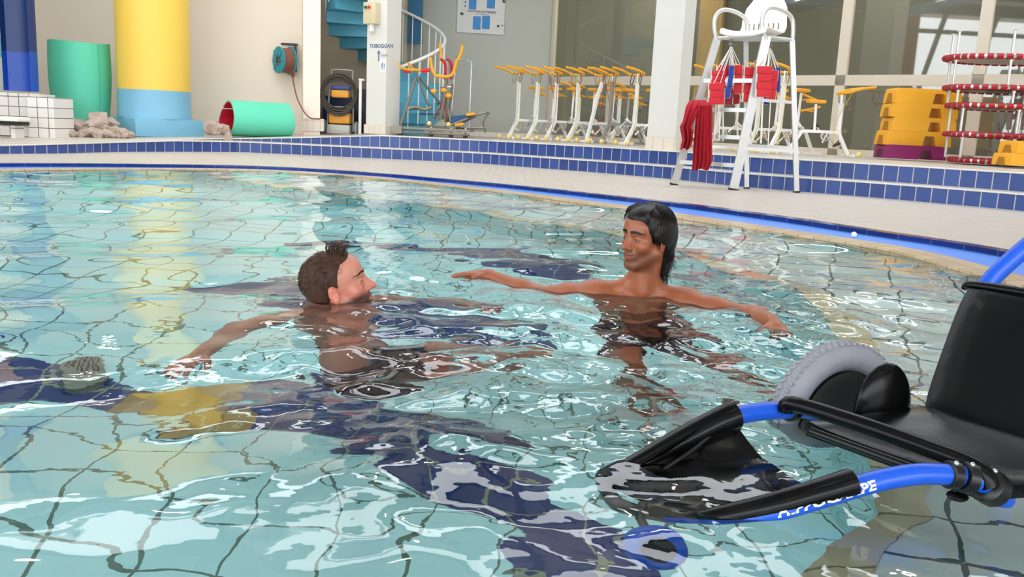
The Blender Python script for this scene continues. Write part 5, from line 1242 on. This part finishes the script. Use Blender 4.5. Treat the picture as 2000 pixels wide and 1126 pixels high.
elL2 = Vector((.925, 3.32, -.03)); wrL2 = PZ(1511, 640, -.0) + Vector((0, 0, .015)); add_arm(F2, shL2, elL2, wrL2 + Vector((0, .03, 0)), (.052, .042, .028)); add_hand(F2, wrL2, (.0, -1, -.28), (-1, 0, 0), .75, 1.02, .0)
kL = PW(1425, 700, -.5); aL = PW(1520, 775, -.78); kR = PW(1235, 705, -.5); aR = PW(1290, 800, -1.05)
hipL2 = pel2 + Vector((.09, -.02, -.04)); hipR2 = pel2 + Vector((-.09, -.04, -.04))
add_leg(F2, hipL2, kL, aL, aL + Vector((.1, -.1, -.03))); add_leg(F2, hipR2, kR, aR, aR + Vector((-.04, -.14, -.02)))
O2 = Vector((.53, 3.55, FZ)); t2_ = empty('person', O2, 0, 'dark-haired man standing shoulder-deep in the water with both arms spread', 'person')
bl2 = [(hc - Vector((.15, .15, .15)), hc + Vector((.15, .15, .17)), .0029)]
a_, b_ = box_of([wrR2 + Vector((.02, 0, 0)), wrR2 - Vector((.19, -.02, 0))], .055); bl2.append((a_, b_, .0027))
a_, b_ = box_of([wrL2 + Vector((0, .02, 0)), wrL2 - Vector((0, .17, .06))], .06); bl2.append((a_, b_, .0027))
a_, b_ = box_of([neck2, pel2, shR2, shL2], .16); b_[2] = hc.z - .08; a_[2] = -.72; bl2.append((a_, b_, .0075))
a_, b_ = box_of([shR2, elR2, wrR2], .075); bl2.append((a_, b_, .006))
a_, b_ = box_of([shL2, elL2, wrL2], .075); bl2.append((a_, b_, .006))
a_, b_ = box_of([hipL2, kL, aL, kR, aR, hipR2, aL + Vector((.1, -.1, 0)), aR + Vector((-.04, -.14, 0))], .12); a_[2] = max(a_[2], FZ); bl2.append((a_, b_, .009))
sk2 = skin_mat('tanned_wet_skin')
mesh_blocks(F2, bl2, 'body', sk2, t2_, skin_col(H2, (164, 94, 62), (150, 68, 58), (58, 42, 34, .5), .5), O2)
eyes(H2, t2_, O2, (26, 16, 10))
hm2 = hair_mat('wet_black_hair', (6, 5, 5), (26, 21, 19), .28)
brows(H2, F2, t2_, O2, hm2, .0315, 1.5, 90, .9)
FH = Field(); E2_ = lambda c, r, k=.02, op='+', R=None: FH.ell(H2.p(*c), [x * H2.s for x in r], H2.Rn if R is None else H2.Rn @ np.array(R), k, op)
E2_((0, -.016, .048), (.0855, .108, .09)); E2_((0, -.06, .01), (.082, .07, .09)); E2_((0, .03, .088), (.062, .056, .036), .02)
for x in (-1, 1): E2_((.068 * x, -.012, .02), (.024, .05, .062), .015)
FH.cone(H2.p(0, -.085, -.03), H2.p(.005, -.082, -.15), .055, .026, .02); FH.cone(H2.p(.04, -.06, -.03), H2.p(.045, -.055, -.15), .03, .012, .02); FH.cone(H2.p(-.04, -.06, -.03), H2.p(-.04, -.06, -.12), .03, .012, .02)
E2_((0, .128, -.006), (.082, .085, .078), .01, '-'); E2_((0, .09, -.07), (.1, .08, .07), .01, '-')
for x in (-1, 1): E2_((.085 * x, .02, -.035), (.03, .045, .036), .008, '-')
hh_ = mesh_blocks(FH, [(hc - Vector((.16, .16, .21)), hc + Vector((.16, .16, .18)), .0034)], 'hair', hm2, t2_, None, O2)
rr_ = random.Random(3); L_ = []
for i in range(420):
    a_ = rr_.uniform(-math.pi, math.pi); e0 = rr_.uniform(.1, 1.2); pts = []
    # strands run from the parting over the skull and down the back and sides
    for k_ in range(5):
        f = k_ / 4; el_ = 1.45 - e0 * f - .35 * f * f; az = a_; cx_, cy_, cz_ = .088 * math.cos(el_) * math.sin(az), -.016 + .111 * math.cos(el_) * math.cos(az) - .02 * f * (math.cos(az) > 0), .048 + .094 * math.sin(el_)
        if cy_ > .06 and cz_ < .075: break
        pts.append(H2.p(cx_ * (1.0 + rr_.uniform(-.01, .02)), cy_, cz_))
    if len(pts) > 2: L_.append((pts, rr_.uniform(.0012, .0024)))
for i in range(110):   # wet ends on the neck
    x0 = rr_.uniform(-.065, .065); y0 = -.085 + .5 * abs(x0) + rr_.uniform(-.02, .01); L_.append(([H2.p(x0, y0 - .015, -.02), H2.p(x0 * 1.02, y0 - .022, -.08), H2.p(x0 * .95, y0 - .012, -.13), H2.p(x0 * .9 + rr_.uniform(-.012, .012), y0 - rr_.uniform(.0, .03), -.165 - rr_.uniform(0, .03))], rr_.uniform(.0016, .0032)))
for i in range(110):    # swept front and sideburn locks
    x0 = rr_.uniform(-.06, .06); L_.append(([H2.p(x0 * .8, .02, .134), H2.p(x0, .058, .117), H2.p(x0 * 1.1, .079 - abs(x0) * .25, .092), H2.p(x0 * 1.2 + .004, .083 - abs(x0) * .35, .074 + rr_.uniform(-.012, .008))], .0024))
for x in (-1, 1):
    for i in range(22): y0 = rr_.uniform(.0, .05); L_.append(([H2.p(.078 * x, y0 - .01, .06), H2.p(.084 * x, y0, .03), H2.p(.083 * x, y0 - .005, .005), H2.p(.08 * x, y0 - .012, -.008 - rr_.uniform(0, .02))], .0018))
strands(L_, 'hair_strands', hm2, hh_, O2, 4)
def trunks(F, pel, hipA, kA, hipB, kB, up, m, parent, O, fr=.52):
    G = Field(); G.ell(pel, (.18, .15, .15), None, .05); G.cone(pel, (hipA + hipB) / 2, .14, .14, .05); 
    for h_, k_ in ((hipA, kA), (hipB, kB)): G.cone(h_, h_.lerp(k_, fr), .108, .098, .04)
    pts = [pel, hipA.lerp(kA, fr), hipB.lerp(kB, fr)]; a_, b_ = box_of(pts, .2); return mesh_blocks(G, [(a_, b_, .009)], 'swim_trunks', m, parent, None, O)
trunks(F2, pel2, hipL2, kL, hipR2, kR, None, mat('dark_maroon_swimwear', (64, 30, 32), .8), t2_, O2)

# ---------------------------------------------------------------- the fair-skinned man leaning back
h1 = PY(658, 560, 3.12); H1 = Head(h1, (.975, .12), pitch=math.radians(17), roll=math.radians(2), sc=1.07); F1 = Field()
add_head(F1, H1, .35, .2, jaw=1.02)
neck1 = Vector((-.665, 3.14, -.085)); pel1 = PW(700, 715, -.52); shR1 = Vector((-.715, 3.0, -.095)); shL1 = Vector((-.60, 3.33, -.13))
F1.cone(H1.p(0, -.02, -.05), neck1 + Vector((0, 0, .01)), .06, .064, .03); F1.cone(H1.p(0, .03, -.08), neck1 + Vector((.04, 0, -.01)), .035, .045, .03)
add_torso(F1, neck1, pel1, shR1, shL1, (1, 0, .1), 1.05)
elR1 = PW(468, 640, -.045); wrR1 = PW(395, 690, -.10); add_arm(F1, shR1 + Vector((-.01, 0, .015)), elR1, wrR1, (.05, .04, .027)); dh = (PW(330, 722, -.13) - wrR1); add_hand(F1, wrR1, dh, (.3, -1, 0), .22, 1.05, .12)
elL1 = Vector((-.42, 3.5, -.22)); wrL1 = Vector((-.2, 3.45, -.25)); add_arm(F1, shL1, elL1, wrL1); add_hand(F1, wrL1, (1, -.2, 0), (0, 1, 0), .3)
kR1 = PW(870, 715, -.42); aR1 = PW(985, 690, -.75); kL1 = PW(850, 680, -.5); aL1 = PW(960, 650, -.85)
hipR1 = pel1 + Vector((.03, -.09, -.02)); hipL1 = pel1 + Vector((.03, .09, -.02))
add_leg(F1, hipR1, kR1, aR1, aR1 + Vector((.12, 0, .08))); add_leg(F1, hipL1, kL1, aL1, aL1 + Vector((.12, 0, .08)))
O1 = Vector((h1.x, h1.y, -.6)); t1_ = empty('person', O1, 0, 'brown-haired man in profile floating on his back with his chin at the water', 'person')
bl1 = [(h1 - Vector((.16, .15, .15)), h1 + Vector((.17, .15, .18)), .0029)]
a_, b_ = box_of([wrR1, wrR1 + dh.normalized() * .2], .06); bl1.append((a_, b_, .0028))
a_, b_ = box_of([wrL1, wrL1 + Vector((.2, -.04, 0))], .06); bl1.append((a_, b_, .005))
a_, b_ = box_of([neck1, pel1, shR1, shL1], .17); b_[2] = h1.z - .05; bl1.append((a_, b_, .0075))
a_, b_ = box_of([shR1, elR1, wrR1], .075); bl1.append((a_, b_, .006))
a_, b_ = box_of([shL1, elL1, wrL1], .075); bl1.append((a_, b_, .008))
a_, b_ = box_of([hipR1, kR1, aR1, kL1, aL1, hipL1, aR1 + Vector((.12, 0, .08))], .12); bl1.append((a_, b_, .009))
sk1 = skin_mat('pink_wet_skin')
mesh_blocks(F1, bl1, 'body', sk1, t1_, skin_col(H1, (214, 142, 120), (194, 100, 96), (70, 46, 36, .95), .9), O1)
eyes(H1, t1_, O1, (60, 70, 80))
hm1 = hair_mat('brown_hair', (34, 22, 16), (88, 56, 38), .5); brows(H1, F1, t1_, O1, hm1, .031, .9, 50, .25)
FH1 = Field(); E1_ = lambda c, r, k=.012, op='+': FH1.ell(H1.p(*c), [x * H1.s for x in r], H1.Rn, k, op)
E1_((0, -.017, .038), (.0785, .1, .0895)); E1_((0, -.05, .0), (.074, .058, .08)); E1_((0, .03, .088), (.05, .045, .034))
E1_((0, .122, .040), (.09, .075, .083), .008, '-'); E1_((0, .105, -.05), (.11, .105, .07), .008, '-'); E1_((0, -.04, -.13), (.12, .12, .06), .01, '-')
for x in (-1, 1): E1_((.085 * x, -.008, -.012), (.022, .024, .034), .004, '-')
hh1 = mesh_blocks(FH1, [(h1 - Vector((.18, .16, .16)), h1 + Vector((.18, .16, .2)), .0034)], 'hair', hm1, t1_, None, O1)
L_ = []
for i in range(900):
    el_ = math.asin(rr_.uniform(-.35, 1)); az = rr_.uniform(-math.pi, math.pi); c_ = Vector((.078 * math.cos(el_) * math.sin(az), -.017 + .0995 * math.cos(el_) * math.cos(az), .038 + .089 * math.sin(el_)))
    if c_.y > .045 and c_.z < .085 or c_.y > .01 and c_.z < .03: continue
    n_ = Vector((c_.x / .0785, (c_.y + .017) / .1, (c_.z - .038) / .09)).normalized(); tdir = (Vector((0, -1, -.5)) if c_.y < .0 else Vector((rr_.uniform(-.4, .4), .5, .5))); tdir = (tdir - n_ * tdir.dot(n_)).normalized(); l_ = rr_.uniform(.012, .022)
    L_.append(([H1.p(*(c_ - n_ * .002)), H1.p(*(c_ + tdir * l_ * .6 + n_ * .003)), H1.p(*(c_ + tdir * l_ + n_ * .002))], .0011))
for i in range(130):  # ruffled tuft above the brow
    x0 = rr_.uniform(-.035, .035); y0 = rr_.uniform(.0, .062); z0 = .130 - max(0, y0 - .01) * .42; a_ = rr_.uniform(.1, 1.3)
    L_.append(([H1.p(x0, y0, z0 - .012), H1.p(x0 + rr_.uniform(-.008, .008), y0 + .010 * a_, z0 + .012), H1.p(x0 + rr_.uniform(-.014, .014), y0 + .026 * a_ + .004, z0 + rr_.uniform(.004, .024))], .0015))
strands(L_, 'hair_strands', hm1, hh1, O1, 4)
trunks(F1, pel1, hipR1, kR1, hipL1, kL1, None, mat('dark_brown_swimwear', (70, 34, 34), .8), t1_, O1)
# ================================================================ water
def axis(a, b, f0, f1, fine, coarse):
    out = list(np.arange(a, f0, coarse)) + list(np.arange(f0, f1, fine)) + list(np.arange(f1, b, coarse)) + [b]
    return np.array(out)
wx = axis(-7.2, 3.6, -2.1, 2.0, .016, .055); wy = axis(-4.2, 11.2, 1.0, 4.6, .016, .05)
GX, GY = np.meshgrid(wx, wy, indexing='ij')
H = np.zeros_like(GX)
wr = np.random.default_rng(11)
def smooth(e0, e1, x): t = np.clip((x - e0) / (e1 - e0), 0, 1); return t * t * (3 - 2 * t)
for k in range(26):                      # long slow swell
    lam = math.exp(wr.uniform(math.log(.36), math.log(1.7))); th = wr.choice([-1, 1]) * math.pi / 2 + wr.normal(0, .55); ph = wr.uniform(0, 6.28)
    kx, ky = math.cos(th) * 6.283 / lam, math.sin(th) * 6.283 / lam
    H += .0125 * (WAVE_A + .55 * smooth(3.2, 6.0, GY)) * (lam / 6.283) * np.sin(kx * GX + ky * GY + ph)
def churn(cx, cy, r): return np.exp(-(((GX - cx) ** 2 + (GY - cy) ** 2) / r ** 2))
act = np.clip(churn(-.25, 2.75, 1.0) + churn(.75, 3.1, .95) + .6 * churn(.35, 1.9, .8) + .04, 0, 1)
act *= 1 - .9 * smooth(-.45, -1.0, GX)
for k in range(60):
    lam = math.exp(wr.uniform(math.log(.09), math.log(.42))); th = wr.uniform(0, 2 * math.pi); ph = wr.uniform(0, 6.28)
    kx, ky = math.cos(th) * 6.283 / lam, math.sin(th) * 6.283 / lam
    warp = .35 * np.sin(GX * 2.3 + k) + .35 * np.sin(GY * 2.9 + 2 * k)
    H += act * .021 * WAVE_B * (lam / 6.283) * np.sin(kx * GX + ky * GY + ph + warp)
for (cx, cy, lam, amp, rad) in ((-.62, 3.12, .16, .05, .9), (.48, 3.5, .17, .06, 1.1), (.95, 2.95, .12, .07, .5), (.25, 1.62, .12, .05, .6)):
    d = np.sqrt((GX - cx) ** 2 + (GY - cy) ** 2); H += amp * (lam / 6.283) * np.sin(d * 6.283 / lam) * np.exp(-d / rad)
nx, ny = GX.shape
# keep the faces inside the coping
import mathutils
poly = np.array([(p.x, p.y) for p in ring(.06, 0)])
cxs = (GX[:-1, :-1] + GX[1:, 1:]) / 2; cys = (GY[:-1, :-1] + GY[1:, 1:]) / 2
ins = np.zeros(cxs.shape, bool)
for i in range(len(poly)):
    x1, y1 = poly[i]; x2, y2 = poly[(i + 1) % len(poly)]
    c = ((y1 > cys) != (y2 > cys)); xi = (x2 - x1) * (cys - y1) / (y2 - y1 + 1e-12) + x1
    ins ^= c & (cxs < xi)
# the mesh fades flat at the coping
ii, jj = np.nonzero(ins); idx = np.arange(nx * ny).reshape(nx, ny)
F = np.stack([idx[ii, jj], idx[ii + 1, jj], idx[ii + 1, jj + 1], idx[ii, jj + 1]], 1)
used = np.unique(F); remap = -np.ones(nx * ny, int); remap[used] = np.arange(len(used)); F = remap[F]
co = np.stack([GX.ravel()[used], GY.ravel()[used], H.ravel()[used]], 1)
me = bpy.data.meshes.new('pool_water'); me.vertices.add(len(co)); me.vertices.foreach_set('co', co.ravel())
me.loops.add(F.size); me.loops.foreach_set('vertex_index', F.ravel()); me.polygons.add(len(F)); me.polygons.foreach_set('loop_start', np.arange(0, F.size, 4)); me.polygons.foreach_set('loop_total', np.full(len(F), 4))
me.update(calc_edges=True); me.polygons.foreach_set('use_smooth', [True] * len(F))
wm = bpy.data.materials.new('pool_water'); wm.use_nodes = True; nt = wm.node_tree; nt.nodes.clear(); N = nt.nodes; L = nt.links
o_ = N.new('ShaderNodeOutputMaterial'); g = N.new('ShaderNodeBsdfRefraction'); g.inputs['IOR'].default_value = 1.333; g.inputs['Roughness'].default_value = 0.0; g.inputs['Color'].default_value = (.98, 1, 1, 1)
gl2 = N.new('ShaderNodeBsdfGlossy'); gl2.inputs['Roughness'].default_value = 0.0; gl2.inputs['Color'].default_value = (1, 1, 1, 1); frn = N.new('ShaderNodeFresnel'); frn.inputs['IOR'].default_value = 1.333; mxs = N.new('ShaderNodeMixShader')
tc = N.new('ShaderNodeTexCoord'); nz = N.new('ShaderNodeTexNoise'); nz.inputs['Scale'].default_value = 9; nz.inputs['Detail'].default_value = 2.5; nz.inputs['Roughness'].default_value = .6
L.new(tc.outputs['Object'], nz.inputs['Vector']); bp = N.new('ShaderNodeBump'); bp.inputs['Distance'].default_value = .010
# ripples are stronger round the two swimmers
vm = N.new('ShaderNodeVectorMath'); vm.operation = 'DISTANCE'; vm.inputs[1].default_value = (.35, 2.75, 0); L.new(tc.outputs['Object'], vm.inputs[0])
mr = N.new('ShaderNodeMapRange'); mr.inputs['From Min'].default_value = .5; mr.inputs['From Max'].default_value = 2.0; mr.inputs['To Min'].default_value = .42; mr.inputs['To Max'].default_value = .015; L.new(vm.outputs['Value'], mr.inputs['Value'])
L.new(mr.outputs[0], bp.inputs['Strength']); L.new(nz.outputs['Fac'], bp.inputs['Height']); L.new(bp.outputs['Normal'], g.inputs['Normal']); L.new(bp.outputs['Normal'], gl2.inputs['Normal']); L.new(bp.outputs['Normal'], frn.inputs['Normal']); L.new(frn.outputs[0], mxs.inputs[0]); L.new(g.outputs[0], mxs.inputs[1]); L.new(gl2.outputs[0], mxs.inputs[2]); L.new(mxs.outputs[0], o_.inputs[0])
me.materials.append(wm); water = bpy.data.objects.new('pool_water', me); COL.objects.link(water); tag(water, 'rippling clear pool water around the two swimmers', 'water', kind='structure')
